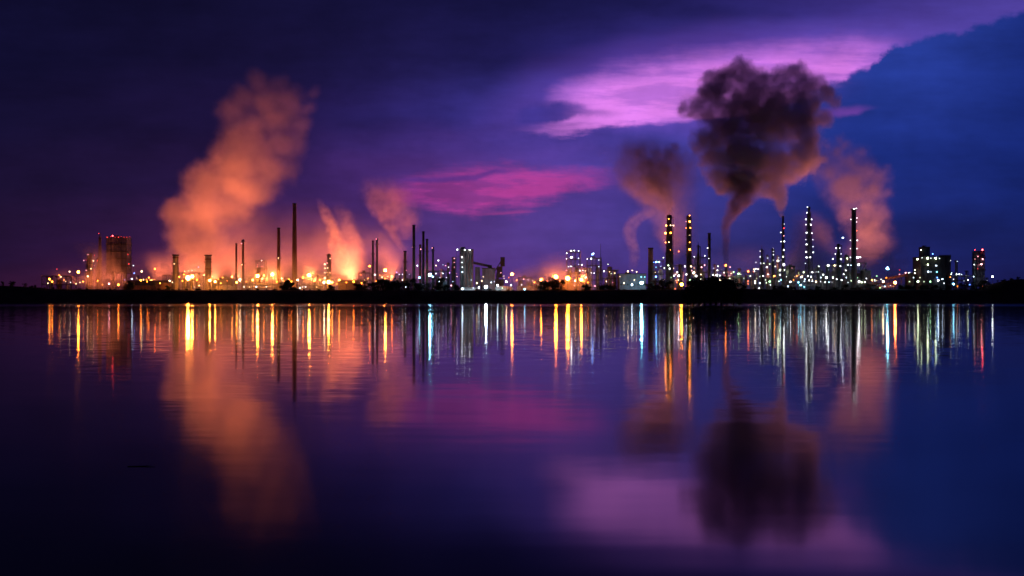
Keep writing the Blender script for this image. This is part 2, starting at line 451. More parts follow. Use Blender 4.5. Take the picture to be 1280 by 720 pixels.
# water
def water_mat():
    m, nt, out = new_mat('lake_water')
    N = nt.nodes; L = nt.links
    b = N.new('ShaderNodeBsdfPrincipled')
    b.inputs['Base Color'].default_value = (0.0006, 0.0007, 0.002, 1)
    b.inputs['IOR'].default_value = 1.25
    geo = N.new('ShaderNodeNewGeometry')
    sep = N.new('ShaderNodeSeparateXYZ'); L.new(geo.outputs['Position'], sep.inputs[0])
    def wave(sx, sy, detail, seed):
        mp = N.new('ShaderNodeMapping'); mp.inputs['Scale'].default_value = (sx, sy, 1); mp.inputs['Location'].default_value = (seed, seed*1.7, 0)
        n = N.new('ShaderNodeTexNoise'); n.inputs['Scale'].default_value = 1; n.inputs['Detail'].default_value = detail
        L.new(geo.outputs['Position'], mp.inputs[0]); L.new(mp.outputs[0], n.inputs['Vector'])
        s = N.new('ShaderNodeVectorMath'); s.operation = 'SUBTRACT'; s.inputs[1].default_value = (.5, .5, .5)
        L.new(n.outputs['Color'], s.inputs[0]); return s.outputs[0]
    def ramp(pts):
        mr = N.new('ShaderNodeMapRange'); mr.inputs['From Max'].default_value = 1200; L.new(sep.outputs['Y'], mr.inputs['Value'])
        # log-like parametrisation: t = log(1+y)/log(1201)
        lg = N.new('ShaderNodeMath'); lg.operation = 'LOGARITHM'; lg.inputs[1].default_value = 1201.0
        ad = N.new('ShaderNodeMath'); ad.operation = 'MAXIMUM'; ad.inputs[1].default_value = 1.0
        L.new(sep.outputs['Y'], ad.inputs[0]); L.new(ad.outputs[0], lg.inputs[0])
        cr = N.new('ShaderNodeValToRGB'); e = cr.color_ramp.elements
        while len(e) < len(pts): e.new(0.5)
        for k, (y, v) in enumerate(pts):
            e[k].position = math.log(y)/math.log(1201); e[k].color = (v, v, v, 1)
        L.new(lg.outputs[0], cr.inputs[0]); return cr.outputs[0]
    def mul(a, b_):
        v = N.new('ShaderNodeVectorMath'); v.operation = 'MULTIPLY'; L.new(a, v.inputs[0]); L.new(b_, v.inputs[1]); return v.outputs[0]
    def scl(a, k):
        v = N.new('ShaderNodeVectorMath'); v.operation = 'SCALE'; L.new(a, v.inputs[0]); v.inputs[3].default_value = k; return v.outputs[0]
    w1 = scl(wave(0.8, 1.7, 3, 3.1), 0.055)    # small ripples
    w2 = scl(wave(0.05, 0.75, 3, 9.4), 0.020)   # long low swell
    amp = ramp([(10, 0.03), (16, 0.10), (24, 0.20), (40, 0.42), (80, 0.8), (200, 1.0)])
    w1 = mul(w1, amp)
    # wind patches
    mp = N.new('ShaderNodeMapping'); mp.inputs['Scale'].default_value = (0.03, 0.12, 1)
    n = N.new('ShaderNodeTexNoise'); n.inputs['Scale'].default_value = 1; n.inputs['Detail'].default_value = 2
    L.new(geo.outputs['Position'], mp.inputs[0]); L.new(mp.outputs[0], n.inputs['Vector'])
    mr = N.new('ShaderNodeMapRange'); mr.inputs['From Min'].default_value = .35; mr.inputs['From Max'].default_value = .65
    mr.inputs['To Min'].default_value = .35; mr.inputs['To Max'].default_value = 1.25; L.new(n.outputs['Fac'], mr.inputs['Value'])
    w2 = mul(w2, mr.outputs[0])
    ad = N.new('ShaderNodeVectorMath'); ad.operation = 'ADD'; L.new(w1, ad.inputs[0]); L.new(w2, ad.inputs[1])
    fl = N.new('ShaderNodeVectorMath'); fl.operation = 'MULTIPLY'; fl.inputs[1].default_value = (.2, 1, 0); L.new(ad.outputs[0], fl.inputs[0])
    up = N.new('ShaderNodeVectorMath'); up.operation = 'ADD'; up.inputs[1].default_value = (0, 0, 1); L.new(fl.outputs[0], up.inputs[0])
    nm = N.new('ShaderNodeVectorMath'); nm.operation = 'NORMALIZE'; L.new(up.outputs[0], nm.inputs[0])
    L.new(nm.outputs[0], b.inputs['Normal'])
    rr = ramp([(10, 0.085), (20, 0.08), (35, 0.07), (60, 0.06), (150, 0.05), (480, 0.05), (620, 0.10)])
    L.new(rr, b.inputs['Roughness'])
    L.new(b.outputs[0], out.inputs['Surface'])
    return m
w = MB(); w.v += [(-4000,-60,0),(4000,-60,0),(4000,1165,0),(-4000,1165,0)]; w.face((0,1,2,3))
structure(w.obj('water', water_mat()))

# ================================================================== PLANT
# --- far left
frame_tower('low amber-lit steel unit at the far left end of the plant', 56, 92, 345, 1262, 3, 16, vessels=3, seed=1, roofbits=False,
  lamps=[(65.3,352,'orange',3),(74,344,'orange',2),(76,346,'warm',1),(71,336.5,'red',1),(87,339.5,'warm',2),(60,354,'warm',1),(82,352,'warm',1),(88,353,'white',1)])
column('slim lamp-dotted column left of the dark square tower', 112, 316, 8, 1275, nplat=5, mat='steel', taper=.2,
  lamps=[(105,325.6,'pink',1),(112,318.5,'pink',1),(118.4,319,'red',1),(108.5,338,'pink',2),(118,332,'pink',1),(115,336,'warm',1),(112,345.5,'warm',2),(109,325,'red',1),(117,326,'warm',1)])
column('short dim column right beside the slim lamp-dotted column', 123, 322, 5, 1290, nplat=4, mat='steel', taper=.3, lamps=[(120,341,'pink',1),(123,326,'red',1)])
frame_tower('tall dark square tower with a row of red lights on its roof', 136, 161, 297, 1285, 9, 16, vessels=2, clad=(0.45,1.0), seed=3,
  lamps=[(x,296.6-(0.8 if i%3==1 else 0),'red',1) for i,x in enumerate((134,138.5,144,148,151.5,155,158.5,162))]+[(140.8,294.8,'red',3),(160,318,'red',1),(161,330,'red',1)])
lattice_stack('faint lattice mast with red tip behind the square tower', 125, 291, 2, 5, 1330, lamps=[(124,292,'red',1)], levels=10, core=.25, plats=2)
block('low brown shed right of the dark square tower', 160, 212, 357, 1268, 26, 'brick', windows=7, pitched=True)
tank('squat rusty tank just left of the left plume stack', 196, 214, 353, 1256, 'rust')
frame_tower('small frame unit left of the left plume stack', 205, 214, 344, 1290, 3, 8, vessels=1, seed=5, roofbits=False, lamps=[(207,352,'amber',1)])
chimney('thick short stack on the left under the big orange plume', 219.5, 318.5, 7.2, 7.6, 1262, M['concrete'], plats=(330,342), lamps=[(219.4,330,'warm',1),(217,353,'warm',1)], bands=(322,))
chimney('thick short stack on the right under the big orange plume', 260.2, 318.8, 7.6, 8.2, 1270, M['concrete'], plats=(328,340), bands=(324,336))
frame_tower('low lit boiler frame between the two plume stacks', 226, 252, 341, 1282, 4, 14, vessels=3, seed=6, roofbits=False, lamps=[(235.4,338.6,'pink',1),(231,339,'warm',1),(240,338.4,'pink',1),(248,334,'violet',1)])
tank('low orange-lit tank left of the thin chimneys', 270, 291, 356, 1262)
block('long low hall right of the right plume stack', 268, 293, 350, 1300, 24, 'clad', windows=4)
chimney('shorter thin chimney of the pair in the orange haze', 295.3, 304.5, 2.2, 3.0, 1278, M['brick'], plats=(340,))
chimney('taller thin chimney of the pair in the orange haze', 303.8, 300, 2.8, 3.6, 1272, M['brick'], plats=(303,330), lamps=[(302.2,304.5,'pink',1),(303.3,331,'warm',1)])
frame_tower('small lit frame left of the middle brick chimney', 321, 332, 326, 1300, 5, 9, vessels=1, seed=8, roofbits=False, lamps=[(327,325.8,'white',2),(322,331,'pink',1),(327.5,333,'pink',1),(321.6,333.5,'pink',1)])
pipe_rack('rusty pipe rack left of the middle brick chimney', 308, 344, 355, 1258, seed=2)
chimney('brick chimney left of the tallest one', 348.3, 285, 3.6, 5.2, 1268, M['brick'], plats=(323,), bands=(287,), lamps=[(348.8,322.8,'warm',1)])
chimney('tallest brick chimney of the left half', 368.2, 254.5, 4.6, 7.2, 1260, M['brick'], bands=(257,))
pipe_rack('long pipe rack right of the tallest brick chimney', 374, 402, 356, 1262, seed=4)
column('lamp-dotted column left of the orange steam curtain', 411, 317, 6.5, 1272, nplat=6, mat='steel', taper=.35,
  lamps=[(406,330.4,'warm',2),(409.6,329,'pink',1),(413,323.3,'warm',1),(406.5,335.5,'warm',1),(410.3,335,'warm',1),(406,341,'warm',2),(409.6,340.5,'warm',1),(406,347.6,'warm',2),(413,341,'warm',1)])
block('low dark shed at the foot of the orange steam curtain', 424, 448, 354, 1256, 18, 'rust', pitched=True)
frame_tower('dark lumpy process frame left of the twin black chimneys', 449, 463, 341, 1264, 4, 12, vessels=3, seed=11, lamps=[(451,343.5,'orange',1),(460,348,'amber',2),(456,350,'warm',1)])
chimney('left one of the twin black chimneys', 466.2, 301, 2.3, 2.8, 1268, M['dark'], plats=(318,))
chimney('right one of the twin black chimneys', 471.3, 298.5, 2.3, 2.8, 1262, M['dark'], plats=(306,), lamps=[(470.8,299,'pink',1),(468.6,343.4,'white',2)])
pipe_rack('lit pipe rack right of the twin black chimneys', 474, 497, 350, 1270, seed=6, lamps=[(477.6,346.5,'warm',2),(484,346,'warm',1)])
chimney('short stack with smoke drifting up and left', 506.3, 314, 3.6, 4.6, 1284, M['concrete'], plats=(328,), lamps=[(508,338,'pink',1)])
frame_tower('blue-lit low frame left of the tall dark stack', 494, 513, 343, 1296, 3, 10, vessels=2, seed=13, roofbits=False, lamps=[(495.8,340.5,'blue',1),(499,343,'cool',1),(503,343,'cool',2),(507.5,343.2,'cool',1),(511.5,343,'cool',1)])
chimney('tall dark stack left of the cyan lamp', 517.3, 281.5, 3.4, 4.2, 1262, M['dark'], plats=(309,), lamps=[(516,309,'pink',1),(521.7,332,'cool',2)])
chimney('tallest stack of the clustered stacks at the cyan lamp', 529.2, 289.5, 3.0, 3.6, 1272, M['dark'], plats=(311,), lamps=[(526,311.5,'pink',2)])
chimney('rusty middle stack of the clustered stacks at the cyan lamp', 533.8, 299, 2.8, 4.0, 1266, M['rust'], plats=(315,))
chimney('left stack of the clustered stacks at the cyan lamp', 525.3, 306, 2.6, 3.4, 1280, M['rust'], plats=(320,))
chimney('short stack right of the clustered stacks', 541.3, 309, 2.4, 3.0, 1268, M['dark'], plats=(314,), lamps=[(540.5,310,'pink',1)])
frame_tower('lit process frame right of the short stack', 536, 562, 339, 1290, 4, 14, vessels=4, seed=15, roofbits=False,
  lamps=[(545,342,'cool',2),(545,332,'warm',2),(548,325.6,'white',2),(553.8,331,'cool',1),(557,332,'pink',1),(553.8,342,'cool',2),(558,347,'white',1),(562,341,'violet',2),(550,347,'cool',1)])
column('slim red-lit column left of the pale silo block', 567, 321, 5, 1290, nplat=5, mat='rust', taper=.2, lamps=[(568,323.3,'pink',1),(568,328,'pink',1),(568,334,'pink',1),(564.5,338,'red',1),(571,346,'warm',2),(570.6,342,'pink',1)])
# silo block
def silo_block():
    Y = 1268; pc = 580.5
    root = thing('silo_block', 'pale concrete silo block with white lamps on its roof and left side', 'silo', (wx(pc, Y), Y, GZ))
    H = wz(313, Y)-GZ; u = Y/F
    for k, x in enumerate((-4.6, -0.6, 3.4, 7.4)):
        for y in ((-4, 4) if k else (0,)):
            R = 2.25*u if k else 2.6*u
            MB().lathe([(R, 0), (R, H-(0 if k else -1.5))], x*u+1.5, y, n=24).obj('silo', M['concrete'], root, True)
    MB().box(-8*u, 11.5*u, -6.5, 6.5, H+.01, H+1.2).obj('roof', M['clad'], root)
    MB().box(-5*u, 1*u, -3, 3, H+1.2, H+4.2).obj('roof_housing', M['clad'], root)
    m = MB()
    for k in range(7): z = 4+H*k/7.5; m.box(-9.6*u, -6.4*u, -5, 2, z, z+.25); m.box(-9.6*u, -6.4*u, -5, -4.9, z+1.2, z+1.3)
    for x in (-9.5*u, -6.5*u): m.box(x-.2, x+.2, -4.9, -4.5, 0, H)
    m.obj('stair_tower', M['steel'], root)
    for (lx, ly, c, s) in [(571.5,312,'white',2),(581,312.3,'white',2),(587,312.3,'white',3),(577.4,321.6,'white',2),(577.4,328,'white',2),(577.8,334,'white',2),(578,340,'cool',2),(589,350,'cool',1)]:
        lamp(root, wx(lx, Y-9)-wx(pc, Y), -9, wz(ly, Y-9)-GZ, c, s)
silo_block()
def conveyor():
    Y = 1275; u = Y/F; pc = 612
    root = thing('conveyor_house', 'dark conveyor house with a sloping gallery and raised boom right of the silos', 'conveyor', (wx(pc, Y), Y, GZ))
    H = wz(338, Y)-GZ
    z = lambda p: wz(p, Y)-GZ
    MB().box(-18*u, -12*u, -6, 6, 0, z(334)).obj('transfer_house', M['clad'], root)
    MB().box(-9*u, 7*u, -9, 9, 0, z(336)).obj('wall', M['clad'], root)
    m = MB(); m.box(-9.4*u, 7.4*u, -9.4, 9.4, z(336)+.02, z(335)); m.box(-2*u, 3*u, -4, 4, z(335), z(331.5)); m.obj('roof', M['dark'], root)
    g = MB()
    a, b = (-20*u, z(330)), (1*u, z(334.5))
    g.v += [(a[0],-2,a[1]),(a[0],2,a[1]),(a[0],2,a[1]+3.2),(a[0],-2,a[1]+3.2),(b[0],-2,b[1]),(b[0],2,b[1]),(b[0],2,b[1]+3.2),(b[0],-2,b[1]+3.2)]
    for q in ((0,1,2,3),(7,6,5,4),(0,4,5,1),(1,5,6,2),(2,6,7,3),(3,7,4,0)): g.face(q)
    g.obj('gallery', M['steel'], root)
    j = MB()
    for y in (-1.6, 1.6):
        j.tube((6*u, y, z(340)), (17*u, y, z(322)), .55, n=6); j.tube((10*u, y, z(344)), (18*u, y, z(326)), .4, n=6)
        for k in range(6):
            t = k/5; j.tube((6*u+11*u*t, y, z(340-18*t)), (10*u+8*u*min(1, t+.1), y, z(344-18*min(1, t+.1))), .22, n=4)
    j.box(13.6*u, 19.0*u, -3, 3, z(333), z(321.5)); j.box(9*u, 16*u, -3.5, 3.5, z(347), z(333.2))
    j.obj('boom', M['dark'], root)
    k = MB(); k.tube((10*u, 0, 0), (10*u, 0, z(342)), 2.2, 1.8, n=12); k.box(6*u, 18*u, -5, 5, 0, z(349)); k.obj('boom_base', M['dark'], root)
    for (lx, ly, c, s) in [(604,346,'warm',1),(629.8,345,'warm',1),(630,348,'warm',1),(626,341,'pink',1),(618,352,'cool',1)]:
        lamp(root, wx(lx, Y-11)-wx(pc, Y), -11, wz(ly, Y-11)-GZ, c, s)
conveyor()
tank('low green-lit domed tank behind the levee', 619, 641, 357.5, 1245, 'tank', .22)
tank('low pale tank left of the green-lit domed tank', 574, 600, 359, 1250, 'tank', .15)
tank('flat pale tank right of the green-lit domed tank', 646, 668, 357, 1262, 'tank', .12)
frame_tower('small pinkish frame between the orange lamps', 648, 664, 347, 1290, 3, 10, vessels=2, seed=21, lamps=[(654.6,349,'pink',2),(660,350,'cool',1)])
block('flat dark shed behind the three orange lamps', 678, 716, 353, 1275, 20, 'brick', windows=6)
frame_tower('square open frame tower with white lamps above the orange lamps', 708.5, 724.5, 315, 1300, 7, 16, vessels=2, seed=22,
  lamps=[(708.4,316.5,'white',2),(714,313.6,'white',2),(717.8,313.2,'white',2),(723.3,313.8,'cool',2),(714.3,321.6,'white',3),(708.2,323.5,'white',2),(710.5,333.3,'cool',2),(713,332.8,'cool',1),(708,338,'pink',1),(723.2,322.8,'cool',2),(723.3,330.5,'white',1),(727.3,331,'white',2),(714.3,333,'white',1)])
frame_tower('frame tower with a thin mast on its right corner', 734, 751, 323, 1290, 6, 15, vessels=2, seed=23, mast=(750.8, 305),
  lamps=[(734,323.7,'white',2),(739,323.3,'white',2),(741.8,317,'cool',2),(740.3,318,'blue',3),(748.5,325,'white',1),(739,334,'cool',1),(748.5,333.2,'cool',2),(739,341,'white',1),(742.7,341.5,'white',2),(724.8,338.2,'white',2),(728.4,338.2,'white',2)])
frame_tower('low dark frame right of the thin mast', 753, 772, 338, 1285, 4, 14, vessels=4, seed=24, lamps=[(755,339.2,'white',2),(760,330.5,'lime',1),(764,342,'lime',1)])
block('long dark low hall with three warm roof lamps', 773, 806, 343, 1278, 24, 'clad', windows=8, lamps=[(775,345.7,'warm',1),(785,339.3,'warm',2),(790.3,338,'warm',2),(795.7,339.8,'warm',2),(801.6,346.2,'cyan',2),(806,346.2,'cyan',1)])
chimney('dim wide stack left of the blue-lit frame', 813.3, 310, 6, 7.5, 1330, M['concrete'], plats=(330,))
frame_tower('steel frame with deep blue and cyan lamps', 816, 829, 326, 1268, 6, 12, vessels=2, seed=25, roofbits=False,
  lamps=[(820.5,327.5,'cyan',3),(817.5,327.8,'blue',2),(824,327.3,'cool',2),(829.3,322,'lime',2),(820,334,'cyan',2),(826,333,'cool',1),(820,345.8,'blue',3),(823,340,'lime',1),(819,340.6,'warm',1),(830.4,335,'lime',2)])
column('thick tall column with golden lamps under dark smoke', 836.6, 268, 9.4, 1270, nplat=8, mat='dark', taper=.32,
  lamps=[(835.2,274,'amber',2),(841.5,273.5,'pink',1),(832.8,282,'amber',3),(837.5,282,'warm',1),(841.5,282,'warm',2),(831.8,291.5,'amber',3),(837.4,291.5,'orange',3),(831.8,303,'amber',2),(835.4,303,'warm',2),(837,312.6,'amber',2),(842.3,317,'fire',1),(848.4,314.3,'fire',2),(834.6,332,'lime',2),(836,336,'white',2),(830,300,'pink',1)])
column('slim tall column with amber lamps in a single row', 860.8, 269, 6.0, 1268, nplat=8, mat='dark', taper=.1,
  lamps=[(861.3,269.8,'amber',2),(857.5,277,'pink',1),(861.3,277.3,'amber',3),(857.5,285,'amber',2),(862.3,285,'amber',2),(861.3,294.2,'warm',1),(861.3,303.2,'amber',2),(861.3,312,'amber',3),(856,333,'white',2),(863.3,333.2,'warm',2)])
column('short pointed column between the two lit tall columns', 850, 330, 5, 1280, nplat=4, mat='steel', taper=.3, lamps=[(848,344.7,'white',3),(842.5,344.6,'white',2),(838.2,345,'lime',2)])
column('short dark column right of the slim tall column', 872.8, 306, 5.0, 1275, nplat=5, mat='dark', taper=.55, spike=4, lamps=[(867.7,321,'white',2),(867.5,335,'pink',1)])
frame_tower('crowded frame at the foot of the dark stack', 864, 884, 322, 1290, 6, 14, vessels=4, seed=27, roofbits=False,
  lamps=[(867.3,341,'warm',3),(859.5,345.7,'white',2),(881,319.7,'white',2),(872,338,'warm',3),(877,334,'pink',2),(880.8,331.5,'pink',2),(876,343,'warm',2),(872,346,'lime',2),(864.5,338,'pink',2)])
chimney('dark stack right of the slim tall column', 886.6, 291.5, 3.6, 4.2, 1268, M['dark'], plats=(300,312), lamps=[(884.3,310,'white',2),(885.5,323,'white',2)])
frame_tower('low lamp-lit frame left of the smoke thread', 889, 905, 338, 1280, 4, 14, vessels=3, seed=28, roofbits=False, lamps=[(896.8,337.8,'white',2),(891.5,343.7,'lime',2),(896.2,343.8,'white',3),(899.8,344.4,'white',2),(897.5,332.7,'lime',2)])
chimney('small stack giving off the thin dark smoke thread', 908, 334, 3.0, 4.0, 1290, M['dark'], lamps=[(906.7,331.8,'orange',3),(912.5,334,'pink',2)])
tank('green-lit tank right of the smoke thread stack', 911, 929, 344, 1285, 'tank', .35, lamps=[(920.8,342.5,'green',3)])
frame_tower('small red-lit frame left of the small pointed column', 930, 942, 340, 1275, 4, 12, vessels=2, seed=30, roofbits=False, lamps=[(935.3,339.3,'fire',3),(941.6,339.8,'fire',2),(935,351.5,'fire',2),(935,355,'orange',2),(944,351.5,'warm',2)])
# --- right cluster
column('small pointed column at the left end of the right cluster', 952.3, 311, 4.5, 1276, nplat=6, mat='dark', taper=.5, spike=5,
  lamps=[(950,314,'white',1),(950,321,'white',2),(950.5,329,'white',2),(944.8,328,'white',1),(944.6,336,'white',2),(954.8,329,'lime',2),(958.3,334,'white',3)])
column('second small column of the right cluster with lamps down its face', 966, 310, 3.4, 1280, nplat=5, mat='dark', taper=.2, lamps=[(966,310.5,'white',1),(966,314.5,'white',1),(966,318.6,'white',1),(966.2,325.2,'white',1),(962,330,'lime',2)])
frame_tower('greenish lit frame below the stack under the black cloud', 954, 976, 329, 1290, 5, 16, vessels=5, seed=31, roofbits=False,
  lamps=[(972.5,326.2,'lime',3),(965,341,'lime',3),(975,337.5,'lime',3),(975,343.5,'lime',2),(950,345.7,'lime',2),(966.7,350.5,'green',2),(973.7,351.7,'white',2),(960,343,'white',2),(957,350,'lime',1),(969,333,'lime',1),(980,340,'lime',3)])
chimney('tapering stack with lamps under the black cloud', 978.8, 270.5, 2.6, 5.2, 1266, M['dark'], plats=(281,292,302,313,325),
  lamps=[(979.6,280.3,'white',1),(979,285.5,'red',2),(976,290.5,'white',2),(979,295,'pink',2),(976,302,'white',2),(979.6,302,'white',2),(979,312.7,'white',2),(978,321,'lime',2),(979,330.9,'white',3),(979.6,337.5,'lime',2),(976.5,325,'white',1)])
block('dark windowless house right of the tapering stack', 984, 992, 333, 1275, 14, 'dark', lamps=[(988,352.3,'white',3),(990,335,'pink',1)])
lattice_stack('tall lattice flare stack dotted with white lamps on both edges', 1011.2, 258.5, 3.6, 10.5, 1268, levels=16, core=.9, plats=6,
  lamps=[(1009,259,'white',2),(1008.4,266,'white',2),(1007.3,274.2,'white',2),(1014.3,274.2,'white',2),(1007.3,280.8,'white',2),(1012.7,281,'white',2),(1008,291,'white',2),(1014.6,291.5,'white',2),(1007.3,299.7,'white',2),(1015.8,299.7,'white',2),(1008,305.6,'white',2),(1016.2,308.4,'white',2),(1007.5,315,'white',2),(1016.3,315.5,'white',2),(1008,321.7,'white',3),(1011.5,321.7,'white',2),(1006.8,329.2,'white',2),(1014.6,340.5,'white',3)])
column('short column between flare stack and black chimney, left one', 1022.6, 332, 4, 1275, nplat=3, mat='steel', taper=.2, lamps=[(1022.6,333,'white',2),(1022,340,'white',2)])
column('short column between flare stack and black chimney, right one', 1034, 331.5, 4, 1275, nplat=4, mat='steel', taper=.1, lamps=[(1034.2,332,'white',3),(1034.7,337.5,'cool',1)])
frame_tower('low wide frame between flare stack and black chimney', 1019, 1041, 342, 1290, 4, 16, vessels=5, seed=33, roofbits=False, lamps=[(1029.2,343.4,'white',3),(1025.7,352,'white',2),(1031.6,352.8,'white',2),(1036.3,352.8,'cool',3),(1041,347.4,'white',2),(1021,347,'warm',1)])
pipe_rack('pipe rack below the lattice flare stack', 992, 1022, 352, 1262, seed=9, lamps=[(1000.9,356.4,'cyan',3),(1005.6,358.7,'cyan',2),(1005.6,351.7,'cool',2),(1011.5,350.5,'white',3),(1015.5,351.5,'cool',2),(996.2,345,'fire',3),(993,346,'warm',1)])
column('stepped column left of the tall black chimney', 1048, 304.5, 7, 1274, nplat=6, mat='dark', taper=.5,
  lamps=[(1053.3,297.3,'cool',3),(1045,310.3,'white',2),(1048.8,310.3,'white',2),(1044,317.4,'white',2),(1050.5,317.4,'white',2),(1041,323.8,'white',2),(1050.5,323.8,'white',3),(1045.3,331.6,'lime',2),(1049.3,332.8,'white',2),(1058.7,322.6,'lime',2)])
frame_tower('dark frame at the foot of the tall black chimney', 1051, 1079, 329, 1282, 5, 18, vessels=4, seed=35, clad=(0,.55),
  lamps=[(1060,330.9,'cool',2),(1064,331.6,'cool',2),(1068.7,330.9,'white',3),(1073.4,330.7,'white',3),(1066.5,339.2,'lime',3),(1050,343.4,'white',2),(1054.5,342.7,'white',2),(1074,352,'white',3),(1077.2,352.8,'lime',2),(1067.7,355.2,'lime',2),(1050.5,356,'white',2)])
chimney('tall black chimney on the right with white lamps', 1067.3, 261.5, 5.4, 7.2, 1264, M['dark'], plats=(274,300,311,322), flare=.8,
  lamps=[(1066.3,261.6,'white',2),(1070.2,260.8,'white',2),(1063.5,274.2,'white',1),(1071,272.5,'white',2),(1070.6,277.5,'white',1),(1070.6,288.4,'fire',2),(1062.8,300.4,'white',1),(1071.3,300.4,'white',2),(1071,310.8,'white',2),(1062.8,310.8,'white',1),(1062.8,321.7,'white',2),(1071.7,321.7,'white',3),(1075,321.7,'white',2)])
block('black block house right of the tall black chimney', 1078, 1086, 339, 1272, 16, 'dark')
pipe_rack('long low rack under the lone cyan lamp', 1086, 1117, 354, 1265, seed=12, lamps=[(1107.8,347.4,'orange',1),(1100,359.8,'green',2),(1106,358,'cyan',2)])
# sloping gallery
def gallery():
    Y = 1275; pc = 1127; u = Y/F
    root = thing('sloping_gallery', 'long sloping covered gallery leading up to the dark block building', 'conveyor', (wx(pc, Y), Y, GZ))
    z = lambda p: wz(p, Y)-GZ
    g = MB(); a, b = (-19*u, z(350)), (18*u, z(343))
    g.v += [(a[0],-2,a[1]),(a[0],2,a[1]),(a[0],2,a[1]+3),(a[0],-2,a[1]+3),(b[0],-2,b[1]),(b[0],2,b[1]),(b[0],2,b[1]+3),(b[0],-2,b[1]+3)]
    for q in ((0,1,2,3),(7,6,5,4),(0,4,5,1),(1,5,6,2),(2,6,7,3),(3,7,4,0)): g.face(q)
    g.obj('gallery', M['rust'], root)
    for k in range(5):
        t = (k+.5)/5; x = a[0]+(b[0]-a[0])*t; zt = a[1]+(b[1]-a[1])*t
        m = MB(); m.tube((x-2.5, 0, 0), (x, 0, zt), .3, n=5); m.tube((x+2.5, 0, 0), (x, 0, zt), .3, n=5); m.obj('trestle', M['steel'], root)
    MB().box(6*u, 13*u, -5, 5, 0, z(341)).obj('transfer_house', M['dark'], root)
    for (lx, ly, c, s) in [(1124.4,337.6,'red',1),(1124.4,343,'pink',1),(1132,341,'pink',2),(1136,341,'white',2),(1138,340.6,'white',1),(1143.6,337.5,'warm',2),(1143.6,341.5,'white',2),(1108,347,'fire',1)]:
        lamp(root, wx(lx, Y-6)-wx(pc, Y), -6, wz(ly, Y-6)-GZ, c, s)
gallery()
block('dark block building hung with rows of white lamps', 1146, 1176, 322, 1272, 26, 'dark',
  lamps=[(1147,324,'lime',3),(1152.5,322.3,'white',2),(1159.6,322.8,'lime',3),(1163.7,322.8,'white',2),(1169.7,322.8,'lime',3),(1174.3,323,'cool',2),(1159.8,330.8,'lime',3),(1170,332,'cool',2),(1171.5,332,'white',1),(1160.3,339.5,'cool',3),(1163.8,339.8,'cool',1),(1171,339.8,'cyan',2),(1172.8,350.4,'cool',3),(1171.5,347,'blue',2),(1147.5,352,'lime',3),(1155,352,'lime',1),(1166,317.4,'blue',2)])
block('dark lift tower on top of the block building', 1151, 1160, 309.5, 1279, 12, 'dark', lamps=[(1151.6,312.6,'lime',3)], name='lift_tower', cat='tower')
tank('black rounded silo against the right end of the block building', 1174, 1188, 319, 1285, 'dark', .12, name='silo', lamps=[(1185,326,'white',1),(1185,346.3,'amber',2)])
pipe_rack('pipe rack with a row of white lamps right of the block building', 1187, 1212, 344, 1272, seed=14, tiers=3, lamps=[(1189,342.8,'lime',2),(1195.7,342.8,'white',2),(1199,342.8,'white',2),(1202,343,'cool',1),(1197.2,358,'orange',2),(1192,349,'white',1)])
column('thin faint column above the right pipe rack', 1195, 325, 2.4, 1290, nplat=3, mat='galv', lamps=[(1195.5,327,'cool',1)])
frame_tower('slim frame tower with two red lights on top near the right end', 1218, 1228, 314, 1272, 8, 12, vessels=2, seed=40, clad=(.3,1.0), roofbits=False,
  lamps=[(1218.6,312.3,'red',2),(1228,312.3,'red',3),(1222.4,320.5,'pink',1),(1218.6,323.8,'pink',1),(1228.3,323.8,'pink',2),(1217.7,330.8,'white',1),(1226.8,330.2,'pink',3),(1217,345.7,'cool',2),(1222,336,'red',1)])
# denser low units between the landmarks
for (a, b, top, fl, lab, sd) in [(178,193,349,2,'low open steel frame behind the low brown shed',61),(276,288,347,3,'small steel frame just left of the pair of thin chimneys',62),(352,362,347,3,'small steel frame squeezed between the two brick chimneys',63),(392,404,346,3,'low steel frame left of the lamp-dotted column',64),
  (474,488,343,3,'steel frame right of the twin black chimneys',65),(600,609,346,3,'small steel frame below the conveyor gallery',66),(664,676,351,2,'low steel frame left of the three orange lamps',67),(726,735,336,5,'narrow steel frame between the two frame towers',68),(841,853,332,5,'steel frame between the two tall lit columns',69),
  (905,914,340,3,'low steel frame around the smoke thread stack',70),(940,952,336,4,'steel frame behind the small pointed column',71),(980,992,339,4,'steel frame right of the tapering stack',72),(996,1007,340,4,'steel frame left of the lattice flare stack',73),(1014,1026,338,4,'steel frame right of the lattice flare stack',74),(1038,1050,331,5,'tall narrow steel frame behind the stepped column',75),(1054,1064,322,6,'tall narrow steel frame left of the black chimney',76),(1088,1104,349,2,'low steel frame left of the lone cyan lamp',77),(1176,1190,341,3,'steel frame behind the black rounded silo',78)]:
    Rl = random.Random(sd); cs = ['warm','amber','orange'] if a < 500 else ['white','cool','lime','white','warm']
    frame_tower(lab, a, b, top, 1300+Rl.uniform(0, 14), fl, 12, vessels=3, seed=sd, roofbits=sd % 2 == 0, lamps=[(Rl.uniform(a, b), Rl.uniform(top, 352), Rl.choice(cs), Rl.choice([1,1,2])) for _ in range(5)])
